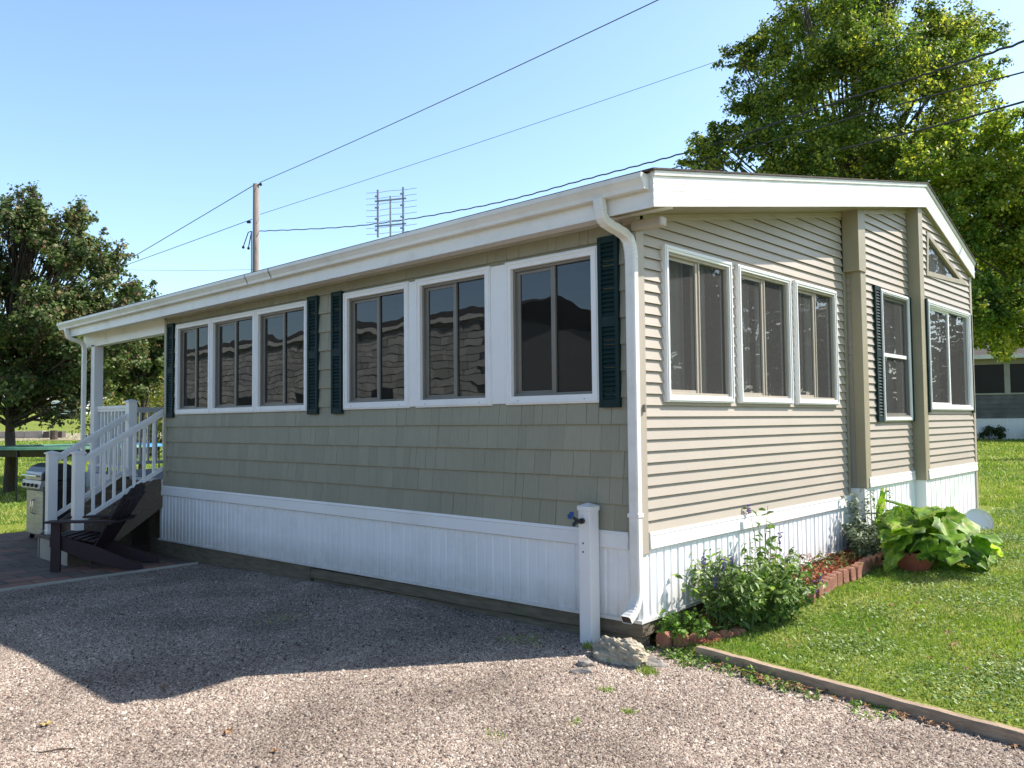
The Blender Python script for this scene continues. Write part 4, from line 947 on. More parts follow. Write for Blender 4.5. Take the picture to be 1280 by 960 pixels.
# far treeline on the left hill
for i, (px, dp_, H_) in enumerate([(-60,150,17),(30,155,15),(110,152,16),(200,158,16),(300,160,15)]):
    tree(place(px, dp_), H_, ellclumps(14, 0, 0, H_*.55, 8, 7, H_*.42, 3.6, 50+i), 5500, .9, MF, 'dark tree standing in the distant row on the left hill', group='distant trees on the hill', trunk_r=.4)

# ------------------------------------------------------------------ plants in the bed
def plant(base, name, label, stems, mt, leafsize, aspect=.4, stemmat=None, cat='plant', flower=None, fm=None, lpn=None, group=None, bush=None, droop=.4):
    """stems: list of (dx, dy, height, lean_x, lean_y); leaves in pairs up the stem"""
    t = empty(name, base, label, cat, group); s = MB(); Ps = []; Ns = []; FP = []
    for (dx, dy, h, lx, ly) in stems:
        p = Vector((dx, dy, -.02)); pts_ = []
        for k in range(7): f = k/6; pts_.append(Vector((dx+lx*f*f, dy+ly*f*f, -.02+h*f)))
        s.tube(pts_, [.0035]*3+[.0028]*2+[.002]*2, 5)
        nl = lpn or int(h/.012)
        for k in range(nl):
            f = random.uniform(.12, 1)**.8; a = random.uniform(0, 2*PI); i = min(5, int(f*6)); q = pts_[i].lerp(pts_[i+1], f*6-i); rr = leafsize*.55
            Ps.append((q.x+math.cos(a)*rr, q.y+math.sin(a)*rr, q.z+random.uniform(-.01,.02))); Ns.append((math.cos(a)*.5+random.gauss(0,.35), math.sin(a)*.5+random.gauss(0,.35), .8))
        if flower and random.random() < flower: FP.append(pts_[-1])
    s.build('stem', M['stem'], t, recalc=False); V, F = leaf_cloud(np.array(Ps), np.array(Ns), leafsize, aspect, droop=droop); tris('foliage', V, F, mt, t)
    if FP:
        b = MB()
        for c in FP:
            for _ in range(26): b.sphere(c+Vector((random.gauss(0,.010), random.gauss(0,.010), random.uniform(-.09,.01))), .0065, 5, 4)
        b.build('flower', fm, t, recalc=False)
    return t
def ring(n, r, h0, h1, lean, oy=1):
    out = []
    for _ in range(n):
        a = random.uniform(0, 2*PI); q = r*math.sqrt(random.random()); dx, dy = q*math.cos(a), q*math.sin(a)*oy
        out.append((dx, dy, random.uniform(h0, h1), math.cos(a)*lean*random.random(), math.sin(a)*lean*random.random()))
    return out
GP = leafmat('parsley_leaf', (.12,.24,.03), (.20,.34,.05), None, isl=.3, tscale=6, translucent=.35)
GB = leafmat('perennial_leaf', (.07,.15,.03), (.15,.26,.06), (.26,.34,.09), isl=.35, tscale=5, translucent=.3)
GS = leafmat('silvery_leaf', (.11,.15,.09), (.20,.25,.15), None, isl=.3, tscale=5, translucent=.15)
GR = leafmat('bronze_rose_leaf', (.09,.13,.03), (.18,.19,.05), (.28,.09,.05), isl=.3, tscale=8, translucent=.3)
PU = mat('purple_flower', (.20,.13,.42), .7, isl=.3); WFm = mat('lavender_grey_flower', (.28,.24,.42), .7, isl=.3)
def bed(px, py): return ground_at(px, py)
plant(Vector((.21,.26,-.06)), 'parsley_plant', 'bright green curly plant at the near corner of the flower bed', ring(70, .15, .10, .24, .10), GP, .040, .8, lpn=12)
plant(Vector((.40,.95,-.0)), 'phlox_bush', 'large dense green perennial bush in front of the white skirting', ring(170, .27, .22, .55, .34, 1.5), GB, .075, .42, flower=0, lpn=24)
plant(Vector((.33,.62,-.02)), 'salvia_plant', 'upright plant with purple flower spikes left of the dense bush', ring(16, .12, .34, .62, .06), GS, .045, .35, flower=.2, fm=PU, lpn=22)
plant(Vector((.22,1.55,.03)), 'hibiscus_plant', 'tall leggy plant with sparse leaves rising above the dense bush', ring(9, .10, .55, .86, .16), GB, .085, .5, flower=.25, fm=PU, lpn=11)
plant(Vector((.36,1.72,.03)), 'rose_bush', 'small bronze-tinged rose bush at the corner of the brick edging', ring(34, .20, .18, .42, .16), GR, .045, .6, flower=.1, fm=PU, lpn=16)
plant(Vector((.26,3.15,.10)), 'creeping_plant', 'low spreading plant with reddish tips over the brick edging', ring(60, .32, .08, .17, .16, 1.5), GR, .040, .6, lpn=9)
plant(Vector((.34,3.85,.12)), 'sage_bush', 'silvery green bush with thin lavender spikes beside the corner post', ring(70, .24, .22, .40, .16, 1.4)+ring(12, .2, .55, .75, .12), GS, .06, .5, flower=.1, fm=WFm, lpn=34)
plant(Vector((.42,.48,-.04)), 'spiky_grass_plant', 'small clump of long narrow leaves behind the edging stones', ring(8, .05, .06, .14, .04), GB, .12, .10, lpn=6)
# big-leaved plant
BL = leafmat('squash_leaf', (.05,.13,.018), (.20,.36,.03), (.32,.36,.08), isl=.5, tscale=9, translucent=.4, rough=.5, third=.25)
def bigleaf(V, Fs, root, tip, w, droop, cup):
    """heart-shaped leaf blade from root to tip"""
    root, tip = Vector(root), Vector(tip); d = tip-root; L_ = d.length; t = d.normalized(); b = t.cross(Vector((0,0,1))).normalized(); n_ = b.cross(t)
    prof = [(-.12,.30),(-.04,.62),(.12,.88),(.32,1.0),(.52,.90),(.70,.66),(.86,.36),(1.0,.02)]; base = len(V); K = 9
    for (f, hw) in prof:
        for j in range(K):
            u = -1+2*j/(K-1); lob = 1+.20*math.sin(f*17+2.2)*(abs(u) > .7)+.05*math.sin(f*40); back = -.16*abs(u)*(1-f) if f < .2 else 0
            q = root+t*L_*(f+back)+b*u*hw*w*lob; q += n_*(cup*abs(u)*hw*w+ .006*math.sin(f*30+abs(u)*9)+(.02 if j == K//2 else 0)*-.4+.008*(j%2)+rd.uniform(-.008,.008)) - Vector((0,0,droop*L_*f*f)); V.append(tuple(q))
    for i in range(len(prof)-1):
        for j in range(K-1): a = base+i*K+j; Fs.append((a, a+1, a+K+1, a+K))
gs_ = ground_at(1178, 704)
sq = empty('rhubarb_plant', gs_, 'sprawling plant with very large bright green leaves by the far skirting', 'plant')
V, Fs = [], []; ps = MB(); rd = random.Random(11)
PXY = lambda q: (lambda c: (CX+FPX*c[0]/c[2], CY+FPX*c[1]/c[2]))(RW@(np.array(q+gs_)-CAM))
for k in range(150):
    a = rd.uniform(-PI*.95, PI*.6); h = rd.uniform(.05,.56); r = rd.uniform(.10,.74)*(1.12-h*.75)
    root = Vector((max(math.cos(a)*r, -.32), math.sin(a)*r*1.05, h)); ln = rd.uniform(.13,.27)*(1.2 if h > .35 else 1); dirv = Vector((math.cos(a)*.9+rd.uniform(-.3,.3), math.sin(a)*.9+rd.uniform(-.3,.3), rd.uniform(-.75,.15))).normalized()
    tip = root+dirv*ln
    if tip.x < -.36: tip.x = -.3
    u_, w_ = PXY(tip)
    if u_ > 1256 or (u_ > 1196 and w_ < 668) or (u_ < 1165 and w_ > 708): continue
    bigleaf(V, Fs, root, tip, ln*.48, rd.uniform(.05,.45), rd.uniform(-.1,.25)); ps.tube([(rd.uniform(-.08,.08), rd.uniform(-.08,.08), -.03), (root.x*.6, root.y*.6, h*.75), tuple(root)], [.012,.009,.006], 6)
lr = at_depth(1174, 652, 9.5)-gs_; lt = at_depth(1104, 621, 9.0)-gs_; lm = at_depth(1096, 664, 8.95)-gs_
bigleaf(V, Fs, lr, lt, .10, .03, .3); bigleaf(V, Fs, lt, lm, .06, .0, .2); ps.tube([(0,-.1,0), tuple(lr*.6), tuple(lr)], [.012,.01,.007], 6)
b = MB(); b.add(V, Fs); b.build('leaf_blades', BL, sq, recalc=False, smooth=True); ps.build('stalks', M['stem'], sq, recalc=False)
# red pot in its shade, orange flowers
pot = empty('terracotta_pot', ground_at(1143, 713), 'red terracotta pot in the shade of the big leaves', 'pot')
b = MB(); prof = [(.0,.0),(.12,.0),(.175,.10),(.185,.15),(.20,.15),(.20,.19),(.18,.19),(.165,.14),(.0,.17)]; K = 24; vs = []; fs = []
for (r, z) in prof:
    for k in range(K): vs.append((r*math.cos(2*PI*k/K), r*math.sin(2*PI*k/K), z))
for i in range(len(prof)-1):
    for k in range(K): fs.append((i*K+k, i*K+(k+1)%K, (i+1)*K+(k+1)%K, (i+1)*K+k))
b.add(vs, fs); b.build('pot', mat('terracotta', (.34,.10,.065), .8, col2=(.33,.09,.06), nscale=8), pot, smooth=False)
# splash disc
gl_ = ground_at(1227, 664)
gl_.z -= .05
dc = empty('plastic_lid', gl_, 'white round plastic lid leaning by the far corner of the skirting', 'lid')
b = MB(); K = 28
for (r0, r1, t0, t1) in ((0,.20,0,.0),):
    vs = [(0,0,.165)]; fs = []
    for rr, yy in ((.13,.0),(.155,-.012),(.165,-.05),(.165,.02),(.0,.02)):
        for k in range(K): a = 2*PI*k/K; vs.append((rr*math.cos(a), yy, .165+rr*math.sin(a)))
    for k in range(K): fs.append((0, 1+(k+1)%K, 1+k))
    for i in range(4):
        for k in range(K): fs.append((1+i*K+k, 1+i*K+(k+1)%K, 1+(i+1)*K+(k+1)%K, 1+(i+1)*K+k))
    b.add(vs, fs)
b.build('lid_shell', M['white'], dc, smooth=True); dc.rotation_euler = (R(-30), 0, R(40))
# mulch chips in the bed
n = 5200; x = rng.uniform(.03, .50, n); y = rng.uniform(.15, 4.6, n); z = gh(x, y)+.045*np.ones(n)*np.clip(y/1.5, .3, 1)+rng.uniform(0,.02,n)
V, F = leaf_cloud(np.stack([x, y, z], 1), rng.normal(0, .5, (n,3))+np.array([0,0,1]), .035, .35)
bedm = MB(); bedm.add([(.01,.12,-.05),(.40,.12,-.05),(.40,1.6,.035),(.01,1.6,.05),(.42,4.4,.175),(.01,4.4,.19)], [(0,1,2,3),(3,2,4,5)]); tag(bedm.build('mulch_bed', M['mulch'], recalc=False), kind='structure')
tag(tris('mulch', V, F, M['mulch']), 'red wood-chip mulch strewn in the flower bed', 'mulch', kind='stuff')
# scalloped edging bricks
def edge_brick(c, rz, label, grp, h=.13, w=.115):
    b = MB(); K = 8; poly = [(-w/2,-.06),(w/2,-.06)]+[(w/2*math.cos(PI*k/K), h-.045+.045*math.sin(PI*k/K)) for k in range(K+1)]
    b.prism(poly, 1, -.035, .035); o = b.build('edging_brick', M['brick'], bevel=.006); o.location = c; o.rotation_euler = (R(random.uniform(-5,5)), R(random.uniform(-4,4)), rz+R(random.uniform(-4,4))); return tag(o, label, 'brick', grp)
L1 = 'weathered red scalloped edging brick in the long row beside the red mulch'
p0, p1 = Vector((.50,1.82)), Vector((.52,4.30)); nb = 21
proto = None
for i in range(nb):
    p = p0.lerp(p1, i/(nb-1)); z_ = gz(.7, p.y)
    edge_brick((p.x+.02*math.sin(i), p.y, z_-.0), R(90), L1, 'edging bricks in the long row')
for k, (x_, y_, rz) in enumerate(((.52,1.72,.7),(.44,1.66,.2),(.34,1.64,.0))): edge_brick((x_, y_, gz(.6,y_)), rz, 'red scalloped edging brick by the rose bush, ' + ['at the lawn corner','in the middle of the turn','nearest the skirting'][k], 'edging bricks at the rose bush')
for k, (x_, y_, rz) in enumerate(((.13,.12,.0),(.24,.17,.3),(.33,.22,.5),(.40,.33,.9),(.45,.44,1.2),(.49,.56,1.4))):
    edge_brick((x_, y_, -.08), rz, 'rounded red brick of the short near curve, ' + ['first beside the tie','second out from the house timber','third out from the house timber','third before the lawn end','second before the lawn end','last at the lawn under the bush'][k], 'edging bricks at the near corner', h=.12)

# ------------------------------------------------------------------ fallen leaves, weeds on the drive
def fleaf(p, s, mt, label, grp, seed):
    rd = random.Random(seed); b = MB(); K = 7; vs = [(0,0,.012)]; 
    for k in range(K*2):
        a = PI*k/K; r = s*(1 if k % 2 == 0 else .5)*rd.uniform(.7,1.1); vs.append((r*math.cos(a), r*math.sin(a)*.8, .004+rd.uniform(0,.9)*s*.6))
    b.add(vs, [(0, 1+k, 1+(k+1)%(2*K)) for k in range(2*K)]); o = b.build('fallen_leaf', mt, recalc=False); o.location = p; o.rotation_euler = (rd.uniform(-.3,.3), rd.uniform(-.3,.3), rd.uniform(0,6)); return tag(o, label, 'leaf', grp)
def gpt(px, py, dz=0):
    p = ground_at(px, py, -.088); return Vector((p.x, p.y, float(gravz(p.x, p.y))+dz))
fleaf(gpt(58,911,.004), .045, M['leafyellow'], 'curled yellow leaf alone on the gravel at lower left', None, 1)
fleaf(gpt(287,919,.004), .045, M['leafdry'], 'curled brown leaf on sunny gravel right of the shadow tip', None, 2)
fleaf(gpt(206,863,.004), .035, M['leafdry'], 'dry leaf on the shadow edge of the driveway', None, 3)
fleaf(gpt(343,942,.004), .03, M['leafdry'], 'small brown leaf near the bottom edge of the gravel', None, 4)
b = MB(); q0, q1 = gpt(48,946,.01), gpt(93,940,.012); b.tube([q0, (q0+q1)/2+Vector((0,.01,.005)), q1], [.004,.005,.003], 6); tag(b.build('twig', M['bark']), 'thin dark twig lying on the gravel at lower left', 'twig')
rd = random.Random(5)
for i in range(90):
    t = rd.random()**1.1; x_ = .62+2.1*t if i % 2 else rd.gauss(1.05,.16); y_ = yline(x_)-.06-abs(rd.gauss(0,.06)); fleaf(Vector((x_, y_, -.074)), rd.uniform(.018,.036), M['leafdry'], 'dry brown leaf gathered along the timber edging', 'dry leaves along the timber', 100+i)
for i in range(26):
    x_ = rd.uniform(.8,3.2); y_ = rd.uniform(.2,3.0); fleaf(Vector((x_, y_, gz(x_,y_)+.035)), rd.uniform(.02,.036), M['leafdry'], 'dry brown leaf lying on the sunny lawn', 'dry leaves on the lawn', 300+i)
for i, (x_, y_, r_, n_, h_) in enumerate([(.42,-.06,.14,70,.07),(.62,-.04,.12,50,.07),(.82,-.06,.12,40,.09),(.28,.02,.14,50,.08),(1.05,-.12,.13,50,.08),(1.3,-.16,.14,44,.07),(1.75,-.24,.15,40,.06),(.15,-.02,.1,24,.05),(.05,-.38,.05,14,.05)]):
    x2, y2 = x_, y_; plant(Vector((x2, y2, -.09)), 'weed', 'low green weed clump at the foot of the timber edging, %s from its left end' % ['second','third','fourth','first','fifth','sixth','seventh'][i] if i < 7 else ('small weed growing between the rocks' if i == 8 else 'low weed below the near bricks'), ring(n_, r_, .02, h_, .04), GB if i % 2 else GP, .028, .7, lpn=4, group='weeds along the timber edging' if i < 7 else None)
def tuft(px, py, n, r, h, label, mt=None):
    p = gpt(px, py); o = empty('grass_tuft', p, label, 'grass tuft'); x_ = rng.normal(0, r, n); y_ = rng.normal(0, r, n); a = rng.uniform(0, 2*PI, n); w = .004; hh = h*rng.uniform(.4,1,n); ln = rng.normal(0,.5,(n,2))*hh[:,None]
    vv = np.zeros((n,3,3)); vv[:,0] = np.stack([x_-np.cos(a)*w, y_-np.sin(a)*w, 0*x_], 1); vv[:,1] = np.stack([x_+np.cos(a)*w, y_+np.sin(a)*w, 0*x_], 1); vv[:,2] = np.stack([x_+ln[:,0], y_+ln[:,1], hh], 1)
    tris('blades', vv.reshape(-1,3), np.arange(3*n).reshape(n,3), mt or M['grass'], o)
for a in [(810,842,160,.035,.05,'bright grass tuft on the gravel below the concrete chunk'),(787,893,60,.02,.03,'tiny grass tuft at bottom centre right of the gravel'),(757,865,60,.02,.03,'small weed tuft in front of the flat wedge rock'),(738,812,70,.025,.07,'grass blades at the foot of the water post'),(655,802,140,.10,.03,'thin grass growing in the shaded gravel near the skirting'),
          (608,757,120,.10,.03,'mossy weeds in the shaded gravel under the second window group'),(350,775,120,.12,.02,'sparse weeds in the middle of the shaded gravel'),(620,922,60,.05,.02,'faint grass patch at bottom centre of the gravel'),(1235,880,60,.04,.03,'grass tuft at the lower right of the gravel'),(720,905,40,.02,.025,'small sprig in the sunny gravel')]: tuft(*a)
# patio edging board
b = MB(); b.box(-6.79, -6.755, -6.5, -.06, -.22, -.165); tag(b.build('patio_edging', M['cream'], bevel=.003), 'pale edging board between the patio and the gravel', 'edging')

# ------------------------------------------------------------------ antenna on the roof
an = empty('tv_antenna', (-6.63,3.0,3.93), 'grey bow-tie television antenna standing on the roof', 'antenna'); zb = .0
b = MB(); b.tube([(0,0,-.02),(0,0,1.24)], .016, 8); b.build('mast', M['antenna'], an)
for z_ in (1.18,.78): MB().bar((-.27,0,z_), (.27,0,z_), .025, .02).build('cross_arm', M['antenna'], an)
for sx in (-.22, .22):
    b = MB(); b.bar((sx,0,.60), (sx,0,1.36), .025, .025)
    for k in range(4): b.bar((sx-.02,-.06,.70+k*.18), (sx+.04,-.06,.70+k*.18), .02, .025)
    bb = b.build('boom', M['antenna'], an); b = MB()
    for k in range(8): z_ = .66+k*.095; b.tube([(sx-.22,.03,z_+.01),(sx,.03,z_),(sx+.22,.03,z_+.01)], .0035, 5)
    b.build('reflector_rods', M['antenna'], bb)
an.rotation_euler.z = R(25)

# ------------------------------------------------------------------ utility pole and wires
pd = 40; ptop = at_depth(320, 230, pd); pb = Vector((ptop.x, ptop.y, gz(ptop.x, ptop.y)))
pole = empty('utility_pole', pb, 'weathered wooden utility pole rising beyond the roof', 'utility pole'); Hp = ptop.z-pb.z
b = MB(); b.tube([(0,0,-.2),(0,0,Hp*.5),(0,0,Hp)], [.17,.155,.14], 14); b.build('shaft', M['polewood'], pole, smooth=True)
b = MB(); b.tube([(-.20*ax.x,-.20*ax.y,0),(-.20*ax.x,-.20*ax.y,Hp-2.3)], .03, 6); b.build('conduit', M['antenna'], pole)
b = MB(); b.sphere((.22*ax.x,.22*ax.y,Hp-.02), .08, 10, 8); b.tube([(-.25*ax.x,-.25*ax.y,Hp-1.85),(-.42*ax.x,-.42*ax.y,Hp-1.85)], .07, 8); b.build('insulator', M['black'], pole)
b = MB()
for (dx, dz) in ((-.6,-3.05),(-.35,-3.1)): b.tube([(ax.x*-.2,ax.y*-.2,Hp-2.3),(ax.x*(dx*.6),ax.y*(dx*.6),Hp-2.35),(ax.x*dx,ax.y*dx,Hp+dz)], .025, 6)
b.build('drop_loop', M['wire'], pole)
b = MB()
for (dx, dz) in ((-.6,-3.08),(-.35,-3.13)): b.sphere((ax.x*dx,ax.y*dx,Hp+dz), .07, 8, 6)
b.build('connector', M['black'], pole)
def wire(p, q, r, sagm, label, mt, twist=0):
    p, q = Vector(p), Vector(q); N_ = 60 if not twist else 260; pts_ = []
    for i in range(N_+1):
        t = i/N_; c = p.lerp(q, t)-Vector((0,0,4*sagm*t*(1-t)))
        if twist: c += Vector((0,0,1))*r*.8*math.sin(i*1.4)
        pts_.append(c)
    b = MB(); b.tube(pts_, r, 5); o = b.build('overhead_wire', mt, recalc=False, smooth=True); o.data.transform(Matrix.Translation(-p)); o.location = p; return tag(o, label, 'wire')
A = lambda px, py, d: at_depth(px, py, d)
wire(A(325,228,pd), A(1010,-90,20), .017, .12, 'topmost wire running from the pole top to the upper right', M['wire_grey'])
wire(A(318,231,pd), A(-200,530,75), .022, .2, 'wire running from the pole top down to the left', M['wire_grey'])
wire(A(325,268,pd), A(1500,-140,34), .012, .25, 'thin second wire reaching behind the big maple', M['wire_grey'])
wire(A(315,274,pd), A(-220,460,75), .017, .2, 'thin lower wire running left from the pole', M['wire_grey'])
wire(A(324,289,pd), A(1420,5,9), .030, 1.0, 'twisted service cable from the pole across the roof to the right', M['wire'], 1) if False else None
def wirepx(pts, label, mt, r0, twist=False):
    """smooth wire through 3-D points"""
    P3 = [A(*p) for p in pts]; out = []
    for i in range(len(P3)-1):
        a0 = P3[max(i-1,0)]; a1, a2 = P3[i], P3[i+1]; a3 = P3[min(i+2, len(P3)-1)]
        for k in range(24):
            t = k/24; c = .5*((2*a1)+(a2-a0)*t+(2*a0-5*a1+4*a2-a3)*t*t+(3*a1-3*a2+a3-a0)*t**3)
            out.append(c+(Vector((0,0,1))*r0*.6*math.sin((i*24+k)*1.9) if twist else Vector((0,0,0))))
    out.append(P3[-1]); p = out[0].copy(); b = MB(); b.tube([c-p for c in out], r0, 5); o = b.build('overhead_wire', mt, recalc=False, smooth=True); o.location = p; return tag(o, label, 'wire')
wirepx([(324,289,40),(450,282,35),(600,258,30),(740,222,26),(880,184,22),(1030,133,18),(1160,92,15.5),(1330,35,13)], 'twisted black service cable crossing over the roof and maple', M['wire'], .022, True)
wirepx([(835,212,23),(960,178,20),(1100,137,17),(1280,90,14),(1400,58,12)], 'middle black cable crossing in front of the maple', M['wire'], .015)
wirepx([(1050,187,19),(1160,160,16),(1280,127,14),(1400,92,12)], 'thick lowest black cable crossing in front of the maple', M['wire'], .020)
wire(A(155,337,60), A(319,337,pd), .010, .05, 'very thin level wire left of the pole', M['wire_grey'])

# ------------------------------------------------------------------ neighbour on the right
def Tn(o, d): return lambda p: (o.x+d.x*p[0]+(-d.y)*p[1]*-1, o.y+d.y*p[0]+d.x*p[1]*-1, o.z+p[2])
c0 = at_depth(1170, 548, 30); dN = Vector((1, .42, 0)).normalized(); c0.z = gz(c0.x, c0.y)-.02
nb_ = empty('neighbouring_home', (0,0,0), 'grey neighbouring home with white skirting and dark porch windows behind the lawn', 'mobile home')
T = Tn(c0, dN); top = 3.15
s = MB(T); s.box(-4, 14, -.2, 0, 0, .78); 
skirt(T, -4, 14, 0, 0, .80).build('skirting', M['skirt'], nb_, recalc=False)
s = MB(T)
for k in range(5):
    z_ = .8+k*.17; s.add([(-4,.02,z_),(14,.02,z_),(14,.0,z_+.17),(-4,.0,z_+.17)], [(0,1,2,3)])
s.box(-4,14,-.3,-.02,.8,1.65); s.build('siding', M['greypaint'], nb_, recalc=False)
s = MB(T); s.box(-4,14,-.06,.04,1.64,1.70); s.box(-4,14,-.06,.04,2.72,3.0)
for u in (-4,-1.6,.6,2.32,4.1,6.2,8.3,10.4,12.6): s.box(u-.09,u+.09,-.05,.035,1.70,2.72)
s.build('window_frame', M['cream'], nb_, bevel=.005)
s = MB(T); s.add([(-4,-.02,1.7),(14,-.02,1.7),(14,-.02,2.72),(-4,-.02,2.72)], [(0,1,2,3)]); s.build('window_pane', M['dark_pane'], nb_, recalc=False)
s = MB(T); s.box(-4,14,-4.5,-4.4,0,3); s.box(-4.1,-4,-4.5,0,0,3); s.box(14,14.1,-4.5,0,0,3); s.box(-4,14,-4.4,-.1,.7,.8); s.build('back_wall', M['greypaint'], nb_)
s = MB(T); s.add([(-4.3,.5,2.98),(14.3,.5,2.98),(14.3,-2.2,3.7),(-4.3,-2.2,3.7),(14.3,-5,2.98),(-4.3,-5,2.98)], [(0,1,2,3),(3,2,4,5)]); s.build('roof', M['roof'], nb_, recalc=False)
s = MB(T); s.box(-4.3,14.3,.45,.56,2.9,3.04); s.build('gutter', M['metal_white'], nb_)
q = Vector(T((1.6,.6,0))); shrub(Vector((q.x,q.y,gz(q.x,q.y))), 8, .45, .35, .28, .10, MF, 'dark hosta-like shrub against the neighbouring skirting, left one', 900, seed=60)
q = Vector(T((3.3,.6,0))); shrub(Vector((q.x,q.y,gz(q.x,q.y))), 8, .5, .35, .26, .10, MF, 'dark shrub against the neighbouring skirting at the right edge', 900, seed=61)
# ------------------------------------------------------------------ neighbour across the drive (seen in the window reflections)
n2 = empty('shake_sided_home', (0,0,0), 'pale shake-sided home across the drive, mirrored in the windows', 'mobile home')
sh2 = mat('pale_shake', (.56,.55,.53), .6, col2=(.46,.45,.44), nscale=9, isl=.25); dk2 = mat('joint_backing', (.20,.20,.20), .8)  # dk2: grey wall backing visible in the joints between shakes
s = MB(); rd = random.Random(9)
for k in range(21):
    u = -34
    while u < -12:
        w = rd.choice([.3,.4,.5]); s.box(u+.02, u+w-.02, -10.06, -10.03+.02*rd.random(), .2+k*.2+.015, .2+k*.2+.19); u += w
s.build('shake_wall', sh2, n2)
s = MB(); s.box(-34,-12,-16,-10.06,-.2,4.4); s.build('wall', dk2, n2)
s = MB(); s.add([(-34.5,-9.9,4.42),(-11.5,-9.9,4.42),(-11.5,-13,5.2),(-34.5,-13,5.2),(-11.5,-16.6,4.42),(-34.5,-16.6,4.42)], [(0,1,2,3),(3,2,4,5)]); s.build('roof', M['roof'], n2, recalc=False)
s = MB(); s.box(-34.5,-11.5,-9.92,-9.86,4.3,4.42); s.build('gutter', M['metal_white'], n2)
s = MB()
for u in (-31,-28.5,-24,-20.5,-16.5): s.box(u, u+1.3, -10.02, -9.99, 1.3, 2.6)
s.build('window_pane', M['black'], n2)
for i, (x_, y_, H_) in enumerate([(-62,-34,8.2),(-48,-38,8),(-38,-30,7),(-28,-32,7.4),(-19,-27,6.6),(-12,-22,6.2),(-6,-20,5.6),(-75,-40,9),(0,-22,5.4),(-16,-33,8),(-9,-25,6.4)]):
    tree(Vector((x_,y_,-.1)), H_, ellclumps(16, 0, 0, H_*.45, 6.0, 5, H_*.38, 1.6, 80+i), 16000, .34, MF, 'dark tree across the drive mirrored in the long wall windows', group='trees across the drive', trunk_r=.35)

# ------------------------------------------------------------------ things on the left lawn
tc_ = place(98, 21.5); tp2 = empty('trampoline', tc_, 'low round trampoline with green and blue safety pad on the left lawn', 'trampoline')
zr = at_depth(60, 560, 20).z - tc_.z; RT = 1.95
b = MB(); K = 48; vs = [(0,0,zr-.01)]+[(RT*.82*math.cos(2*PI*k/K), RT*.82*math.sin(2*PI*k/K), zr-.01) for k in range(K)]; b.add(vs, [(0,1+k,1+(k+1)%K) for k in range(K)]); b.build('jumping_mat', M['black'], tp2, recalc=False)
MG = mat('green_pad', (.10,.26,.17), .6, col2=(.08,.21,.13)); MBl = mat('blue_pad', (.05,.26,.62), .5)
for g_ in range(6):
    b = MB(); vs = []; fs = []; n_ = 8
    for k in range(n_+1):
        a = 2*PI*(g_+k/n_)/6 - PI/2; 
        for (r, z_) in ((RT*.80,zr+.0),(RT*.84,zr+.035),(RT*1.02,zr+.035),(RT*1.04,zr-.03)): vs.append((r*math.cos(a), r*math.sin(a), z_))
    for k in range(n_):
        for j in range(3): fs.append((k*4+j, k*4+j+1, k*4+j+5, k*4+j+4))
    b.add(vs, fs); b.build('safety_pad', [MG, MG, MBl, MBl, MG, MG][g_], tp2, recalc=False)
for g_ in range(6):
    a = 2*PI*g_/6; b = MB(); b.tube([(RT*math.cos(a), RT*math.sin(a), zr-.03),(RT*math.cos(a), RT*math.sin(a), -.05)], .022, 8); b.build('leg', M['black'], tp2)
b = MB(); b.tube([(RT*math.cos(2*PI*k/K), RT*math.sin(2*PI*k/K), zr-.03) for k in range(K+1)], .025, 6); b.build('frame_ring', M['black'], tp2)
sk_ = MB(); vs = []; fs = []
for k in range(K): a = 2*PI*k/K; vs += [(RT*1.0*math.cos(a), RT*1.0*math.sin(a), zr-.02),(RT*.98*math.cos(a), RT*.98*math.sin(a), zr-.20)]
for k in range(K): fs.append((2*k, 2*k+1, (2*k+3)%(2*K), (2*k+2)%(2*K)))
sk_.add(vs, fs); sk_.build('spring_skirt', M['black'], tp2, recalc=False)
# low retaining wall blocks by the far road
cW = mat('pale_concrete_block', (.46,.40,.34), .9, col2=(.36,.32,.27), nscale=2); cD = mat('dark_block', (.10,.085,.075), .9)
def wallpx(p0_, p1_, d0, d1, h, th, mt, label, name='retaining_wall'):
    a_, b_ = at_depth(*p0_, d0), at_depth(*p1_, d1); a_.z = gz(a_.x,a_.y); b_.z = gz(b_.x,b_.y); s = MB(); L_ = (b_-a_).length; k = max(1, int(L_/.9))
    for i in range(k):
        p_, q_ = a_.lerp(b_, i/k), a_.lerp(b_, (i+.985)/k); s.bar(p_+Vector((0,0,h/2-.1)), q_+Vector((0,0,h/2-.1)), th, h+.2)
    return tag(s.build(name, mt, bevel=.02), label, 'wall')
wallpx((-60,550),(56,550), 47, 47, .42, .4, cW, 'low pale stone retaining wall along the far road on the left')
wallpx((56,550),(64,550), 46.8, 46.8, .40, .4, cD, 'short dark block section at the end of the pale wall')
wallpx((72,550),(80,550), 46.8, 46.8, .40, .4, cD, 'short brown block section right of the dark stump', 'block_wall')
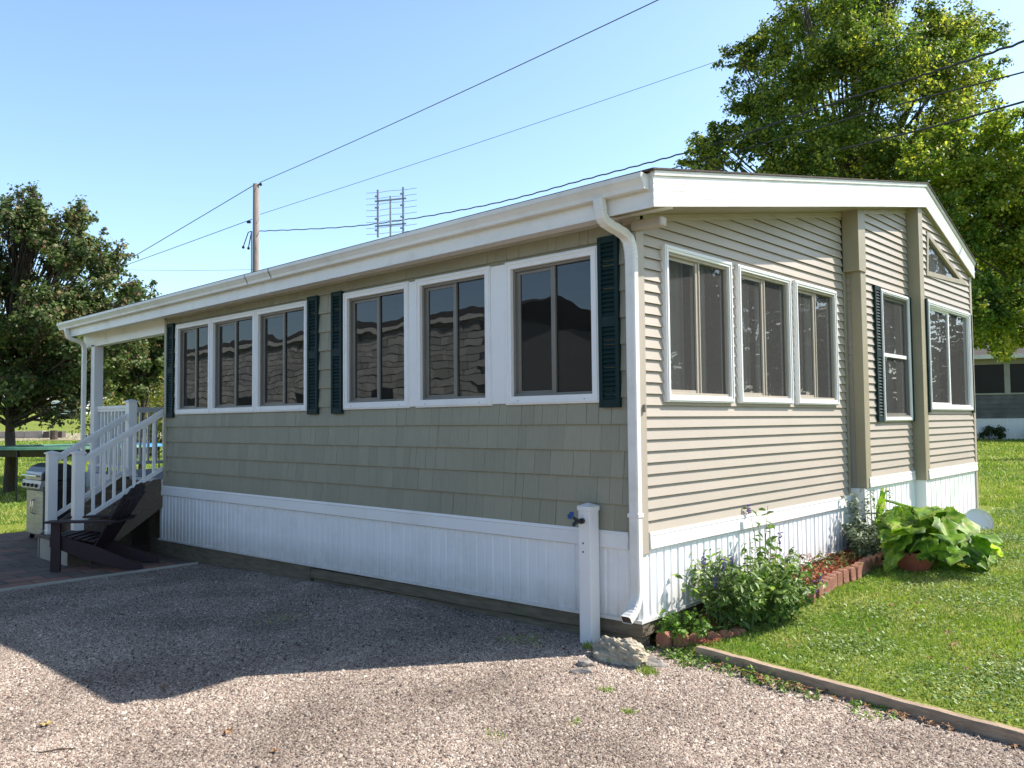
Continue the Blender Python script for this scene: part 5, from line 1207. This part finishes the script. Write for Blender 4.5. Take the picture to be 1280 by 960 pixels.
p = place(68, 45); b = MB(); b.tube([(0,0,-.1),(0,0,.3),(.02,0,.52)], [.20,.18,.19], 9); o = b.build('tree_stump', M['bark']); o.location = p; tag(o, 'dark square-cut stump between the wall blocks', 'stump')
# dirt road strip along the wall
s = MB(); vs = []; 
for i, px in enumerate(range(-80, 420, 20)):
    for d_ in (44.2, 52):
        p = at_depth(px, 550, d_); vs.append((p.x, p.y, gz(p.x, p.y)+.03))
s.add(vs, [(2*i, 2*i+2, 2*i+3, 2*i+1) for i in range(len(vs)//2-1)]); tag(s.build('dirt_road', mat('pinkish_dirt_road', (.42,.33,.27), .95, col2=(.34,.27,.22), nscale=1), recalc=False), kind='structure')
# white vehicle far behind, marker post
p = place(86, 82); vn = empty('parked_trailer', p, 'white camping trailer parked on the distant hill', 'trailer', rz=math.atan2(ax.y, ax.x))
b = MB(); b.prism([(-1.3,.45),(1.9,.45),(1.9,1.2),(1.6,1.75),(-1.1,1.75),(-1.3,1.3)], 1, -1, 1); b.build('body', M['white'], vn, bevel=.05)
b = MB(); b.box(-1.9,-1.31,-.9,.9,.45,1.35); b.build('front_end', M['blue'], vn, bevel=.05)
for sx in (-.5,.9):
    b = MB(); b.tube([(sx,-1.02,.33),(sx,1.02,.33)], .33, 16); b.build('wheel', M['black'], vn)
b = MB()
for sx in (-.7,.5): b.box(sx,sx+.7,-1.012,-1.0,1.0,1.5)
b.build('window', M['black'], vn)
p = place(48.5, 80); b = MB(); b.tube([(0,0,-.1),(0,0,.75)], .1, 8); b.sphere((0,0,.75), .12, 8, 6); o = b.build('marker_post', M['cream']); o.location = p; tag(o, 'short pale marker post standing on the far lawn', 'post')

for i, (x_, y_, H_) in enumerate([(14,20,8.5),(21,27,9.5),(9,31,8),(28,20,9),(17,36,10),(24,14,7.5)]):
    tree(Vector((x_,y_,.3)), H_, ellclumps(16, 0, 0, H_*.52, 4, 4, H_*.42, 2.0, 120+i), 9000, .35, MF, 'tree off to the right mirrored in the gable windows', group='trees right of the lawn', trunk_r=.25)
